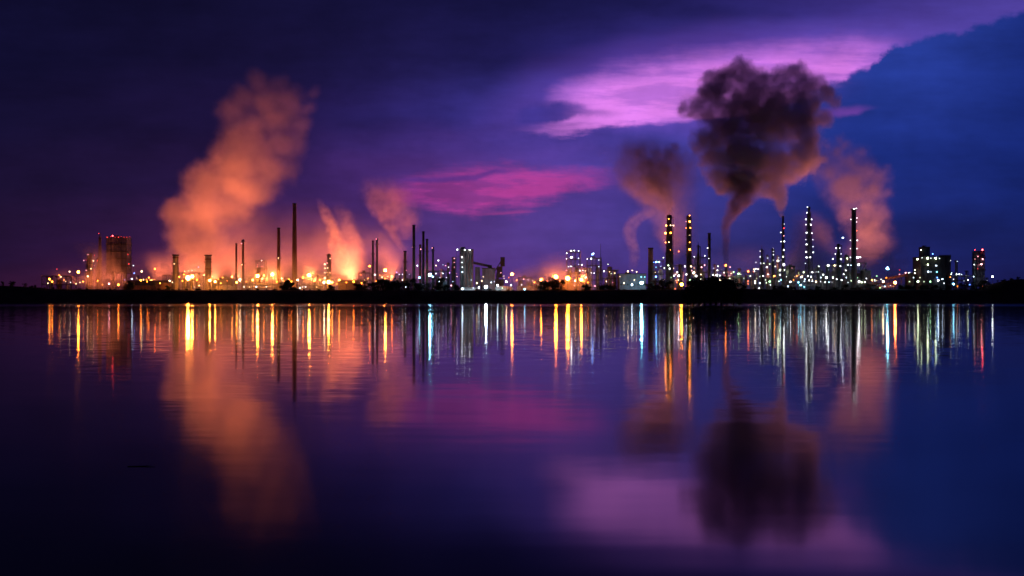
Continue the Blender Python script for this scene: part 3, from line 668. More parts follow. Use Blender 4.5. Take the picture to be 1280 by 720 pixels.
# background filler: distant low columns and racks, one label each
FILL = [(172,344,4,'dim short column behind the low brown shed'),(186,348,3,'second dim short column behind the low brown shed'),(280,346,4,'dim short column behind the low orange-lit tank'),(312,347,3,'thin low column right of the pair of thin chimneys'),
 (357,350,4,'low column between the two brick chimneys'),(395,347,4,'low column left of the lamp-dotted column'),(552,336,4,'short pale column inside the lit process frame'),(560,328,3,'thin column between process frame and red-lit column'),
 (672,350,4,'low column left of the three orange lamps'),(732,335,3,'thin short column between the two frame towers'),(762,333,5,'rounded short column right of the thin mast'),(768,337,4,'second rounded short column right of the thin mast'),
 (893,330,3,'thin column left of the smoke thread'),(924,335,3,'thin column above the green-lit tank'),(959,318,3,'thin column between the first two right cluster columns'),(972,319,3,'thin column left of the tapering stack'),(998,337,4,'short column left of the lattice flare stack'),
 (1028,338,3,'middle short column behind the low wide frame'),(1041,330,3,'thin column left of the stepped column'),(1058,318,4,'column squeezed between stepped column and black chimney'),(1093,346,3,'low column right of the black block house'),(1134,344,3,'low column under the sloping gallery'),(1208,338,3,'thin column left of the red-topped tower'),(1233,347,3,'low column right of the red-topped tower')]
for (px, py, w_, lab) in FILL:
    column(lab, px, py, w_, 1310+rnd.uniform(0, 20), nplat=3, mat=rnd.choice(['steel','dark','galv']), taper=rnd.choice([0,.3,.5]), pipes=1, lamps=[(px+rnd.uniform(-1,1), py+rnd.uniform(3,7), rnd.choice(['white','warm','cool']) if px>480 else 'warm', 1)])

yard((98,340,'orange',4),(136.3,354.7,'pink',3),(95,354.7,'warm',1),(100,353,'warm',1),(166.8,332,'cool',1),(165,348.8,'cool',3),(167.8,341.5,'blue',2),(156,350,'blue',1),(177,339.3,'warm',2),(176,350.4,'orange',3),(184,352,'orange',2),(193.7,336,'orange',3),
 (235,347.4,'amber',5),(240.2,345.7,'amber',4),(228,351,'orange',2),(262.2,350.4,'amber',5),(269,352,'amber',4),(273,349,'orange',2),(249,357,'warm',1),(243,358.8,'cool',1),(295.8,353,'amber',3),(305,358.7,'cool',2),(312,358.8,'warm',1),(320.5,358.6,'cool',2),(333,358.4,'white',2),
 (322,345,'amber',4),(330,344.5,'amber',3),(340.5,343,'amber',5),(361,349,'orange',3),(357,355,'orange',2),(375,360,'white',2),(378.5,358.7,'cool',2),(382,358.7,'cool',2),(396,359,'warm',1),(386.5,344,'amber',5),
 (410.8,352.5,'amber',4),(415,353,'amber',3),(421,355,'orange',2),(462,332.7,'orange',3),(481.6,338,'amber',4),(486,352,'orange',2),(477,356,'orange',2),(497,357,'fire',2),(507,358.7,'cool',3),(501,354,'cool',1),(524.4,347,'cyan',3),(537.4,343.4,'cyan',4),(541,346,'cyan',3),(529,355,'cool',1),(543,360,'warm',2),(549,352,'cool',2),(564,357,'pink',2),
 (578,361,'cool',3),(588.5,360.2,'green',2),(591.6,360,'cool',2),(598.6,359.2,'cool',3),(607.4,358.6,'cool',4),(622,356.6,'cool',3),(639,356.6,'cool',3),(628,360,'green',2),(652,356,'cool',1),(655.8,361.4,'cyan',3),(640,342.6,'orange',4),(636,347,'orange',1),
 (676.5,349.7,'orange',4),(694.8,346,'orange',5),(709.6,348,'orange',5),(726.6,349.7,'orange',4),(689,360.5,'pink',1),(743.7,357.5,'pink',2),(718,357,'pink',1),(766,353,'pink',1),(802,353.5,'cyan',4),(793,350,'warm',1),
 (852,355.6,'orange',4),(844,361,'fire',2),(846,353,'fire',2),(829,360,'fire',1),(885,357.7,'white',2),(876,349,'lime',2),(858,343,'white',2),(905,341,'white',2),(917,340,'green',2),(926,343,'lime',1),(949,360.4,'white',2),(944,354,'white',2),(950,354,'cool',2),(958,353.5,'lime',2),(963,356,'white',1),(983,346,'white',2),(985,358,'cool',2),
 (1001,347,'cool',2),(1010,345,'white',2),(1026,347,'cool',2),(1046,349,'white',2),(1058,347,'cool',2),(1064,351,'lime',1),(1081,352.6,'lime',2),(1083,348,'white',1),(1109.5,335.5,'cyan',4),(1119,353.2,'fire',4),(1122,359,'warm',1),(1113,357,'cool',1),(1137,352,'lime',2),(1142,347,'cool',1),(1180,354,'white',1),(1205,351,'cool',1),(1212,356,'blue',2),(1240.6,345.8,'white',3),(1241,358,'cool',2),(1233,352,'cool',1),(1228,358,'fire',1))
EX = random.Random(77)
yard(*[(px, py, EX.choice(['orange','amber','orange','warm']), EX.choice([2,3,3])) for px, py in [(62,349),(80,350),(104,352),(122,351),(128,356),(148,356),(186,347),(200,354),(212,351),(224,346),(230,343),(246,350),(255,344),(276,354),(284,351),(290,346),(300,350),(308,352),(316,350),(334,351),(346,352),(352,348),(364,352),(372,350),(379,347),(393,351),(400,350),(405,353),(424,350),(433,353),(442,352),(452,354),(470,352),(490,346),(503,350),(633,352),(646,350),(668,353),(684,351),(702,353),(719,351),(735,353),(758,352)]])
yard(*[(px, py, EX.choice(['white','lime','cool','cyan','amber','green','warm']), EX.choice([1,2,2,3])) for px, py in [(830,350),(839,347),(848,350),(862,350),(870,345),(890,350),(900,350),(912,348),(930,348),(938,345),(946,348),(954,345),(962,352),(968,345),(976,350),(992,350),(998,353),(1006,349),(1014,346),(1020,352),(1033,347),(1040,353),(1052,350),(1060,353),(1072,347),(1090,350),(1096,345),(1104,352),(1150,347),(1163,352),(1178,349),(1192,355),(1210,350),(556,350),(566,352),(596,354),(614,353),(780,354),(790,356)]])
build_yard()

# ------------------------------------------------------------------ trees
def crown_mesh(seed, w, h, n):
    R = random.Random(seed); mb = MB()
    cl = []
    for k in range(16):
        a = R.uniform(0, 6.28); rr = w*0.5*math.sqrt(R.random())*0.8; z = h*(0.25+0.7*R.random())
        sc = 1 - 0.55*abs(z/h-0.45)
        cl.append((rr*math.cos(a)*sc, rr*math.sin(a)*sc, z, w*R.uniform(.12, .24)))
    for i in range(n):
        c = R.choice(cl)
        d = Vector((R.gauss(0,1), R.gauss(0,1), R.gauss(0,.8))).normalized()*c[3]*(R.random()**.4)
        p = Vector(c[:3])+d; s = R.uniform(.25, .55)
        u = Vector((R.gauss(0,1), R.gauss(0,1), R.gauss(0,1))).normalized(); v = u.orthogonal().normalized()
        b = len(mb.v); mb.v += [tuple(p+u*s), tuple(p+v*s*.6), tuple(p-u*s), tuple(p-v*s*.6)]; mb.face((b, b+1, b+2, b+3))
    return mb.mesh('crown', [M['leaf']]), cl
def trunk_mesh(seed, w, h, cl):
    R = random.Random(seed); mb = MB()
    mb.tube((0,0,-1), (0,0,h*.35), w*.035, w*.026, 8); mb.tube((0,0,h*.35), (w*.03,0,h*.75), w*.026, w*.01, 7)
    for c in cl[:9]: mb.tube((0,0,h*R.uniform(.2,.45)), c[:3], w*.012, w*.004, 5)
    return mb.mesh('trunk', [M['bark']])
TP = []
for k, (w_, h_) in enumerate([(11,12),(9,13),(14,12),(7,9),(12,16)]):
    cm, cl = crown_mesh(50+k, w_, h_, 1500); TP.append((cm, trunk_mesh(50+k, w_, h_, cl), w_, h_))
def tree(px, top, Y, proto, label, base=None):
    cm, tm, w_, h_ = TP[proto]
    x = wx(px, Y); zb = max(levee_h(x, Y) if Y < 1226 else GZ, GZ-.2) if base is None else base
    s = max((wz(top, Y)-zb)/h_, .12)
    o = thing('tree', label, 'tree', (x, Y, zb), 'dark trees along the levee', rnd.uniform(0, 6.28)); o.scale = (s*rnd.uniform(.95, 1.35), s*rnd.uniform(.95, 1.35), s)
    for nm, me in (('trunk', tm), ('crown', cm)):
        c = bpy.data.objects.new(nm, me); COL.objects.link(c); c.parent = o
TREES = [(3,352,1),(16,351,0),(31,354,2),(44,356,3),(163,351,3),(160,356,0),(210,357,3),(357,351,1),(361,353,3),(414,356,3),(448,353,0),(456,351,4),(467,351,0),(476,350,1),(484,349,4),(491,347,0),(499,352,2),(514,349,1),(523,351,0),(533,353,2),(545,352,4),(551,348,1),(559,355,0),(571,356,3),
 (681,349,0),(687,346,4),(694,350,2),(701,351,1),(733,356,3),(753,354,0),(762,356,2),(812,352,0),(820,350,4),(828,349,2),(836,352,1),(866,349,0),(874,347,4),(884,349,2),(893,350,1),(902,347,0),(911,350,4),(920,352,2),(930,356,3),(968,357,3),(978,356,0),(990,358,2),(1022,357,0),(1043,359,2),(1056,356,1),(1070,356,0),(1088,355,2),(1097,357,4),(1126,356,3),(1135,354,0),(1156,356,2),(1168,357,1),(1186,356,0),(1204,354,2),(1216,352,4),(1228,351,1),(1236,352,0),(1247,350,2),(1256,348,4),(1264,347,0),(1273,346,2),(1282,346,1)]
def where(px):
    lm = min(LM, key=lambda t: abs(t[0]-px)); side = 'before' if abs(lm[0]-px) < 3 else ('left of' if px < lm[0] else 'right of'); return side, lm[1]
tk = {}
for (px, top, p) in TREES: tk.setdefault(where(px), []).append(px)
SHP = ['broad round','narrow upright','wide spreading','small bushy','tall ragged']
for (px, top, p) in TREES:
    k = where(px); l = sorted(tk[k]); lab = 'dark %s tree %s %s' % (SHP[p], k[0], k[1])
    if px < 50 or px > 1243:
        edge = [t for t in TREES if (t[0] < 50 if px < 50 else t[0] > 1243)]; i = sorted(t[0] for t in edge).index(px)
        lab = 'dark %s tree, %s from left at the %s end of the shore' % (SHP[p], ORD[i], 'left' if px < 50 else 'right')
    elif len(l) > 1: lab += ', %s one' % ORD[l.index(px)]
    tree(px, top, rnd.uniform(1196, 1206), p, lab)
# low islet with dense bushes in front of the far shore
def islet_h(x, y):
    cx, cy = wx(893, 450), 450
    d = math.sqrt(((x-cx)/14)**2 + ((y-cy)/9)**2) + .25*NZ.noise((x*.12, y*.12, 3))
    return 1.1*(1-d) if d < 1 else -.6*(d-1)-.01
ixs = [wx(893, 450)-19+.95*i for i in range(41)]; iys = [438+1.0*i for i in range(25)]
heightfield('islet', M['soil'], ixs, iys, islet_h)
for i, (px, top, p) in enumerate([(860,366,3),(867,356,0),(874,351,4),(881,346,0),(888,348,2),(895,345,0),(902,347,2),(909,350,4),(917,357,0),(924,367,3)]):
    Yi = 446 + (i*7 % 3)*3; tree(px, top, Yi, p, 'dark bushy tree on the small islet off the shore, %s of ten from left' % ORD[i], base=islet_h(wx(px, Yi), Yi)-.3)

# shrubs on the bank
sm, _ = crown_mesh(99, 6, 3.2, 420); sm.name = 'shrub'
R_ = random.Random(5)
for i in range(150):
    px = -10 + 1300*i/149 + R_.uniform(-4, 4); Y = R_.uniform(1176, 1192); x = wx(px, Y)
    o = bpy.data.objects.new('shrub', sm); COL.objects.link(o)
    s = R_.uniform(.35, .8); o.location = (x, Y, levee_h(x, Y)-.4); o.scale = (s*R_.uniform(1, 1.8), s, s*R_.uniform(.5, 1)); o.rotation_euler.z = R_.uniform(0, 6)
    tag(o, 'low dark shrub growing along the crest of the levee', 'shrub', 'low shrubs along the levee crest')
for i in range(90):
    px = -20 + 1320*i/89 + R_.uniform(-7, 7); Y = R_.uniform(1151, 1160); x = wx(px, Y)
    o = bpy.data.objects.new('reed_clump', sm); COL.objects.link(o)
    q = R_.uniform(.25, .75); o.location = (x, Y, -.2); o.scale = (q*R_.uniform(1, 2.2), q, q*R_.uniform(.6, 1.1)); o.rotation_euler.z = R_.uniform(0, 6)
    tag(o, 'dark ragged reed clump standing at the waterline of the far bank', 'reeds', 'reed clumps along the far waterline')
# floating driftwood
Y = 18.0; d = MB(); d.tube((-.24,0,0), (.02,.03,.004), .009, .008, 8); d.tube((.02,.03,.004), (.26,-.01,.006), .008, .003, 8); d.tube((.05,.0,.0), (.14,.06,.02), .006, .003, 6)
o = d.obj('driftwood', M['wood'], None, True); o.location = (wx(176, Y), Y, 0.003); tag(o, 'thin dark stick floating on the still water at lower left', 'driftwood')

# ================================================================== SMOKE
def smooth_stops(st, n):
    """st: (py, L, R, dens) bottom to top; resample uniformly in py with Catmull-Rom"""
    out = []
    y0, y1 = st[0][0], st[-1][0]
    for k in range(n):
        y = y0 + (y1-y0)*k/(n-1)
        i = 0
        while i < len(st)-2 and (st[i+1][0]-y)*(y1-y0) < 0: i += 1
        a, b = st[i], st[i+1]; p = st[max(i-1, 0)]; q = st[min(i+2, len(st)-1)]
        t = (y-a[0])/(b[0]-a[0])
        row = [y]
        for c in (1, 2, 3):
            m0 = (b[c]-p[c])*.5; m1 = (q[c]-a[c])*.5
            v = (2*t**3-3*t*t+1)*a[c] + (t**3-2*t*t+t)*m0 + (-2*t**3+3*t*t)*b[c] + (t**3-t*t)*m1
            row.append(v)
        row[3] = max(row[3], 0); row[2] = max(row[2], row[1]+1.2); out.append(tuple(row))
    return out

def plume(label, Y, stops, dens, color, aniso=0.3, nscale=0.02, warp=0.35, depth=0.7, rough=0.6, name='smoke_plume', soft=0.75, absorb=None, cat='smoke', step=1.0, kind=None, cover=.40, billow=1.3, zwarp=.10, puff=0.0):
    rows = smooth_stops(stops, 30); u = Y/F
    z0 = wz(rows[0][0], Y); z1 = wz(rows[-1][0], Y); H = z1-z0
    cx0 = wx((rows[0][1]+rows[0][2])/2, Y)
    xs = [wx((r[1]+r[2])/2, Y)-cx0 for r in rows]; hs = [(r[2]-r[1])/2*u for r in rows]
    xmin, xmax = min(xs), max(xs)+1e-3; hmax = max(hs)
    # hull
    mb = MB(); n = 20; pad = 1.15 + warp*0.55
    for k, r in enumerate(rows):
        hx = hs[k]*pad+1; hy = hs[k]*pad*depth+1
        for i in range(n):
            t = 2*math.pi*i/n; mb.v.append((xs[k]+hx*math.cos(t), hy*math.sin(t), H*k/29.0))
    for k in range(29):
        for i in range(n):
            j = (i+1) % n; mb.face((k*n+i, k*n+j, (k+1)*n+j, (k+1)*n+i))
    mb.face(tuple(reversed(range(n)))); mb.face(tuple(29*n+i for i in range(n)))
    m, nt, out = new_mat('smoke_volume'); N = nt.nodes; L = nt.links
    tc = N.new('ShaderNodeTexCoord')
    def noise(scale, detail, rgh=.55, off=(0,0,0), zs=1.0):
        mp = N.new('ShaderNodeMapping'); mp.inputs['Location'].default_value = off; mp.inputs['Scale'].default_value = (scale, scale, scale*zs)
        L.new(tc.outputs['Object'], mp.inputs[0])
        nn = N.new('ShaderNodeTexNoise'); nn.inputs['Scale'].default_value = 1; nn.inputs['Detail'].default_value = detail; nn.inputs['Roughness'].default_value = rgh
        L.new(mp.outputs[0], nn.inputs['Vector']); return nn
    def math_(op, a, b=None, c=None, clamp=False):
        x = N.new('ShaderNodeMath'); x.operation = op; x.use_clamp = clamp
        for i, v in enumerate((a, b, c)):
            if v is None: continue
            if isinstance(v, (int, float)): x.inputs[i].default_value = v
            else: L.new(v, x.inputs[i])
        return x.outputs[0]
    def sstp(z): return math_('MULTIPLY', z, 1.0, clamp=True)
    off = (rnd.uniform(0, 50), rnd.uniform(0, 50), rnd.uniform(0, 50))
    n1 = noise(nscale, 3, .6, off)
    sp = N.new('ShaderNodeSeparateXYZ'); L.new(tc.outputs['Object'], sp.inputs[0])
    sn = N.new('ShaderNodeSeparateXYZ'); L.new(n1.outputs['Color'], sn.inputs[0])
    zn = math_('DIVIDE', sp.outputs['Z'], H)
    n3 = noise(nscale*4.2, 4, .65, (off[2], off[0], off[1])); s3 = N.new('ShaderNodeSeparateXYZ'); L.new(n3.outputs['Color'], s3.inputs[0])
    zw = math_('MULTIPLY_ADD', math_('SUBTRACT', sn.outputs[2], .5), zwarp*1.6, math_('MULTIPLY', math_('SUBTRACT', s3.outputs[2], .5), zwarp))
    zn = math_('MULTIPLY_ADD', math_('MULTIPLY', zw, sstp(zn)), 1.0, zn)
    cr = N.new('ShaderNodeValToRGB'); e = cr.color_ramp.elements
    while len(e) < 30: e.new(.5)
    for k, r in enumerate(rows):
        e[k].position = k/29.0; e[k].color = ((xs[k]-xmin)/(xmax-xmin), hs[k]/hmax, r[3], 1)
    L.new(zn, cr.inputs[0])
    sr = N.new('ShaderNodeSeparateColor'); L.new(cr.outputs[0], sr.inputs[0])
    c = math_('MULTIPLY_ADD', sr.outputs[0], (xmax-xmin), xmin)
    h = math_('MULTIPLY', sr.outputs[1], hmax)
    dx = math_('DIVIDE', math_('SUBTRACT', sp.outputs['X'], c), h)
    dy = math_('DIVIDE', sp.outputs['Y'], math_('MULTIPLY', h, depth))
    # warp in normalised space
    dx = math_('ADD', dx, math_('MULTIPLY', math_('SUBTRACT', sn.outputs[0], .5), warp*3))
    dy = math_('ADD', dy, math_('MULTIPLY', math_('SUBTRACT', sn.outputs[1], .5), warp*3))
    dx = math_('ADD', dx, math_('MULTIPLY', math_('SUBTRACT', s3.outputs[0], .5), warp*billow))
    dy = math_('ADD', dy, math_('MULTIPLY', math_('SUBTRACT', s3.outputs[1], .5), warp*billow))
    rr = math_('SQRT', math_('ADD', math_('MULTIPLY', dx, dx), math_('MULTIPLY', dy, dy)))
    if puff:
        vo = N.new('ShaderNodeTexVoronoi'); vo.feature = 'SMOOTH_F1'; vo.inputs['Scale'].default_value = 1; vo.inputs['Smoothness'].default_value = .25; vo.inputs['Detail'].default_value = 2.0; vo.normalize = True
        va = N.new('ShaderNodeVectorMath'); va.operation = 'SCALE'; L.new(tc.outputs['Object'], va.inputs[0]); va.inputs[3].default_value = nscale*2.6
        vb = N.new('ShaderNodeVectorMath'); vb.operation = 'ADD'; L.new(va.outputs[0], vb.inputs[0]); L.new(n1.outputs['Color'], vb.inputs[1]); L.new(vb.outputs[0], vo.inputs['Vector'])
        rr = math_('MULTIPLY_ADD', math_('SUBTRACT', vo.outputs['Distance'], .38), puff*2.0, rr)
    fall = N.new('ShaderNodeMapRange'); fall.interpolation_type = 'SMOOTHSTEP'
    fall.inputs['From Min'].default_value = 1.18; fall.inputs['From Max'].default_value = 1.18-soft
    fall.inputs['To Min'].default_value = 0; fall.inputs['To Max'].default_value = 1
    L.new(rr, fall.inputs['Value'])
    n2 = noise(nscale*2.6, 3, .6, (off[1], off[2], off[0]))
    tex = N.new('ShaderNodeMapRange'); tex.inputs['From Min'].default_value = cover; tex.inputs['From Max'].default_value = cover+.22
    tex.inputs['To Min'].default_value = 1-rough; tex.inputs['To Max'].default_value = 1.0; L.new(n2.outputs['Fac'], tex.inputs['Value'])
    # soft ends
    d = math_('MULTIPLY', math_('MULTIPLY', fall.outputs[0], tex.outputs[0]), math_('MULTIPLY', sr.outputs[2], dens))
    pv = N.new('ShaderNodeVolumePrincipled'); pv.inputs['Color'].default_value = (*color, 1); pv.inputs['Anisotropy'].default_value = aniso
    if absorb: pv.inputs['Absorption Color'].default_value = (*absorb, 1)
    L.new(d, pv.inputs['Density']); L.new(pv.outputs[0], out.inputs['Volume'])
    m.cycles.volume_step_rate = step
    o = mb.obj(name, m, None, True); o.location = (cx0, Y, z0)
    tag(o, label, cat, None, kind or 'thing')
    return o

def lobed(label, Y, lobes, dens, color, aniso=0.3, nscale=.02, amp=.5, fine=.35, puff=.4, edge=.35, rough=.5, step=1.0, fade=None, sq=.75, k=.22, seed=1, name='smoke_plume'):
    """smoke built of billows: lobes (px, py, radius px); fade = (dens at bottom, dens at top)"""
    R = random.Random(seed); u = Y/F; cx = wx(lobes[0][0], Y); cz = wz(lobes[0][1], Y)
    L3 = [(wx(a, Y)-cx, R.uniform(-.35, .35)*r*u, wz(b, Y)-cz, r*u) for a, b, r in lobes]
    import bmesh
    bm = bmesh.new()
    from mathutils import Matrix
    for (x, y, z, r) in L3: bmesh.ops.create_icosphere(bm, subdivisions=3, radius=r*(1.18+amp*.25)+2.0, matrix=Matrix.Translation((x, y, z)))
    me = bpy.data.meshes.new('tmp'); bm.to_mesh(me); bm.free(); o = bpy.data.objects.new('tmp', me); COL.objects.link(o)
    md = o.modifiers.new('r', 'REMESH'); md.mode = 'VOXEL'; md.voxel_size = max(1.2, min(r for *_, r in L3)*.3)
    dg = bpy.context.evaluated_depsgraph_get(); ev = o.evaluated_get(dg); me2 = bpy.data.meshes.new_from_object(ev); bpy.data.objects.remove(o)
    me2.name = name
    m, nt, out = new_mat('smoke_volume'); N = nt.nodes; L = nt.links
    tc = N.new('ShaderNodeTexCoord')
    def math_(op, a, b=None, c=None, clamp=False):
        x = N.new('ShaderNodeMath'); x.operation = op; x.use_clamp = clamp
        for i, v in enumerate((a, b, c)):
            if v is None: continue
            if isinstance(v, (int, float)): x.inputs[i].default_value = v
            else: L.new(v, x.inputs[i])
        return x.outputs[0]
    def vm(op, a, b=None, sc=None):
        x = N.new('ShaderNodeVectorMath'); x.operation = op; L.new(a, x.inputs[0])
        if isinstance(b, tuple): x.inputs[1].default_value = b
        elif b is not None: L.new(b, x.inputs[1])
        if sc is not None: x.inputs[3].default_value = sc
        return x
    def noise(scale, det, off):
        mp = N.new('ShaderNodeMapping'); mp.inputs['Location'].default_value = off; mp.inputs['Scale'].default_value = (scale,)*3
        L.new(tc.outputs['Object'], mp.inputs[0]); nn = N.new('ShaderNodeTexNoise'); nn.inputs['Scale'].default_value = 1; nn.inputs['Detail'].default_value = det; nn.inputs['Roughness'].default_value = .6
        L.new(mp.outputs[0], nn.inputs['Vector']); return nn
    off = (R.uniform(0, 40), R.uniform(0, 40), R.uniform(0, 40))
    n1 = noise(nscale, 4, off)
    rm = sum(r for *_, r in L3)/len(L3)
    wv = vm('SCALE', vm('SUBTRACT', n1.outputs['Color'], (.5, .5, .5)).outputs[0], sc=rm*amp*2.2).outputs[0]
    P = vm('ADD', tc.outputs['Object'], wv).outputs[0]
    f = None
    for (x, y, z, r) in L3:
        d = math_('MULTIPLY', vm('DISTANCE', P, (x, y, z)).outputs['Value'], 1.0/r)
        f = d if f is None else math_('SMOOTH_MIN', f, d, k)
    vo = N.new('ShaderNodeTexVoronoi'); vo.feature = 'SMOOTH_F1'; vo.inputs['Smoothness'].default_value = .45; vo.inputs['Scale'].default_value = 1; vo.inputs['Detail'].default_value = 1.0; vo.inputs['Roughness'].default_value = .5; vo.normalize = True
    L.new(vm('SCALE', P, sc=nscale*3.0).outputs[0], vo.inputs['Vector'])
    f = math_('MULTIPLY_ADD', math_('SUBTRACT', vo.outputs['Distance'], .34), puff, f)
    n2 = noise(nscale*3.2, 4, off)
    f = math_('MULTIPLY_ADD', math_('SUBTRACT', n2.outputs['Fac'], .5), fine, f)
    fall = N.new('ShaderNodeMapRange'); fall.interpolation_type = 'SMOOTHSTEP'
    fall.inputs['From Min'].default_value = 1.08; fall.inputs['From Max'].default_value = 1.08-edge; L.new(f, fall.inputs['Value'])
    tex = N.new('ShaderNodeMapRange'); tex.inputs['From Min'].default_value = .35; tex.inputs['From Max'].default_value = .62
    tex.inputs['To Min'].default_value = 1-rough; tex.inputs['To Max'].default_value = 1.0; L.new(n1.outputs['Fac'], tex.inputs['Value'])
    d = math_('MULTIPLY', fall.outputs[0], tex.outputs[0])
    if fade:
        sp = N.new('ShaderNodeSeparateXYZ'); L.new(tc.outputs['Object'], sp.inputs[0]); fr = N.new('ShaderNodeMapRange')
        zz = [z for _, _, z, _ in L3]; fr.inputs['From Min'].default_value = min(zz); fr.inputs['From Max'].default_value = max(zz)
        fr.inputs['To Min'].default_value = fade[0]; fr.inputs['To Max'].default_value = fade[1]; L.new(sp.outputs['Z'], fr.inputs['Value']); d = math_('MULTIPLY', d, fr.outputs[0])
    d = math_('MULTIPLY', d, dens)
    pv = N.new('ShaderNodeVolumePrincipled'); pv.inputs['Color'].default_value = (*color, 1); pv.inputs['Anisotropy'].default_value = aniso
    L.new(d, pv.inputs['Density']); L.new(pv.outputs[0], out.inputs['Volume']); m.cycles.volume_step_rate = step
    me2.materials.clear(); me2.materials.append(m)
    o = bpy.data.objects.new(name, me2); COL.objects.link(o); o.location = (cx, Y, cz)
    return tag(o, label, 'smoke')

STEAM = (0.93, 0.93, 0.95); SOOT = (0.90, 0.80, 0.96); GREYS = (0.70, 0.62, 0.66)
lobed('huge orange-lit steam plume leaning right above the two thick short stacks', 1275,
  [(242,342,12),(240,326,18),(232,308,22),(256,306,24),(230,286,22),(258,284,30),(226,264,20),(252,258,36),(288,262,28),(262,234,32),(300,236,36),(325,240,24),(296,206,34),(332,212,32),(356,208,20),(318,180,32),(350,182,26),(312,152,26),(346,150,30),(374,156,20),(330,124,26),(362,126,26),(384,132,14),(292,138,22),(306,176,30),(368,182,20),(390,112,12),(306,120,20),(324,100,20),(348,98,14)],
  .026, STEAM, nscale=.012, amp=.75, fine=1.15, puff=.1, edge=1.0, rough=.6, fade=(1.6,.24), seed=3, k=.5)
lobed('huge ragged black smoke cloud fed from the tapering stack', 1275,
  [(979,266,4.5),(976,256,8),(971,246,13),(962,236,18),(950,224,22),(924,218,20),(905,200,24),(935,196,36),(972,206,32),(1000,192,26),(1018,176,18),(892,172,22),(915,150,36),(955,150,42),(998,150,34),(1028,150,16),(864,134,18),(882,128,24),(1000,206,20),(986,222,16),(1016,196,20),(880,176,20),(903,108,25),(922,95,22),(948,110,28),(972,102,22),(990,97,20),(1010,108,22),(1032,118,17),(890,112,18),(935,128,26),(978,126,26),(1012,132,22),(900,140,24),(890,200,18),(898,218,17),(908,234,14),(893,92,12),(1024,102,14),(1044,128,10)],
  .095, SOOT, nscale=.018, amp=.75, fine=1.9, puff=.12, edge=.68, rough=.4, step=.8, seed=5, k=.4)
plume('broad soft brown drift behind the tall black chimney', 1325,
  [(362,1030,1150,1),(345,1036,1146,1),(325,1046,1136,1),(300,1052,1122,.95),(275,1046,1114,.9),(250,1030,1110,.85),(225,1014,1108,.75),(205,1006,1100,.6),(185,1002,1080,.4),(168,1000,1050,0)], .017, GREYS, nscale=.018, warp=.45, rough=.85, billow=1.5)
lobed('dark purple core of the brown smoke above the thick column', 1282,
  [(838,266,6),(836,254,9),(830,242,13),(822,230,15),(812,222,13),(828,212,14),(812,206,11),(836,196,11),(802,192,9),(846,184,7),(820,192,9)],
  .07, SOOT, nscale=.04, amp=.8, fine=1.0, puff=.3, edge=.7, rough=.5, seed=8, k=.4)
lobed('tall rosy smoke drifting behind the tall black chimney', 1300,
  [(1062,266,9),(1072,276,15),(1088,292,22),(1080,318,24),(1108,318,20),(1072,340,24),(1112,342,24),(1050,335,20),(1128,350,18),(1096,270,20),(1086,262,22),(1062,246,16),(1092,236,20),(1066,226,20),(1046,232,13),(1040,212,14),(1060,204,14),(1088,212,14),(1102,218,12),(1028,196,10),(1046,188,10),(1020,182,10),(1006,172,14),(1014,186,14),(1052,172,9),(1060,180,10),(1078,190,12),(1110,240,9)],
  .030, GREYS, nscale=.022, amp=1.0, fine=1.5, puff=0.0, edge=1.15, rough=.7, fade=(.9,.9), seed=12, k=.8)
plume('orange steam cloud in front of the dark square tower', 1250,
  [(366,100,160,1),(350,102,156,1),(335,108,152,.8),(322,102,146,.5),(310,92,132,.3),(298,92,118,0)], .030, STEAM, nscale=.035, warp=.35, rough=.55)
plume('small orange steam puff left of the left thick stack', 1272, [(362,198,216,1),(345,198,214,.8),(332,196,212,.5),(322,196,208,0)], .04, STEAM, nscale=.06)
plume('tall orange steam curtain rising from the low shed', 1285,
  [(356,428,452,1),(345,422,450,1),(325,416,442,.95),(305,410,434,.85),(285,404,426,.7),(268,398,418,.5),(255,396,408,.2),(246,394,404,0)], .06, STEAM, nscale=.026, warp=.5, rough=.85)
plume('thinner steam veil right of the orange steam curtain', 1300,
  [(350,440,462,.9),(330,436,462,.8),(308,432,458,.7),(285,424,450,.6),(265,416,440,.4),(250,412,432,0)], .022, STEAM, nscale=.035, warp=.5, rough=.7)
plume('low bright orange steam behind the twin black chimneys', 1292, [(352,470,492,1),(335,468,490,.8),(318,472,488,.5),(306,474,486,0)], .04, STEAM, nscale=.05)
plume('long smoke trail drifting up left from the short stack', 1284,
  [(315,503,510,1),(305,493,506,1),(295,486,502,1),(280,474,502,.8),(262,462,508,.65),(245,452,514,.45),(230,446,510,.2),(220,446,500,0)], .034, (.8,.72,.76), nscale=.028, warp=.4, rough=.7)
plume('pale dusky smoke shadow right of the long smoke trail', 1310, [(300,498,518,.3),(280,492,528,.8),(262,486,530,.7),(245,480,526,.4),(232,480,515,0)], .016, SOOT, nscale=.025)
plume('wide brown smoke blown left from the thick golden-lit column', 1290,
  [(330,830,848,.25),(300,818,852,.5),(268,826,842,.9),(252,800,850,.8),(235,776,860,.8),(215,764,872,.8),(198,758,872,.65),(182,760,860,.4),(168,768,835,0)],
  .045, (.55,.46,.52), nscale=.024, warp=.45, rough=.7)
plume('thin rosy steam wisp left of the dim wide stack', 1300, [(342,784,796,.8),(325,784,800,1),(308,782,800,1),(292,778,796,.9),(280,780,800,.7),(268,788,822,.4),(258,796,828,0)], .034, GREYS, nscale=.035, warp=.45)
plume('broad faint haze veil behind the two tall lit columns', 1330, [(345,835,895,.8),(320,832,885,.8),(290,820,878,.6),(262,800,875,.5),(235,770,880,.4),(210,760,872,.3),(190,765,860,0)], .028, GREYS, nscale=.016)
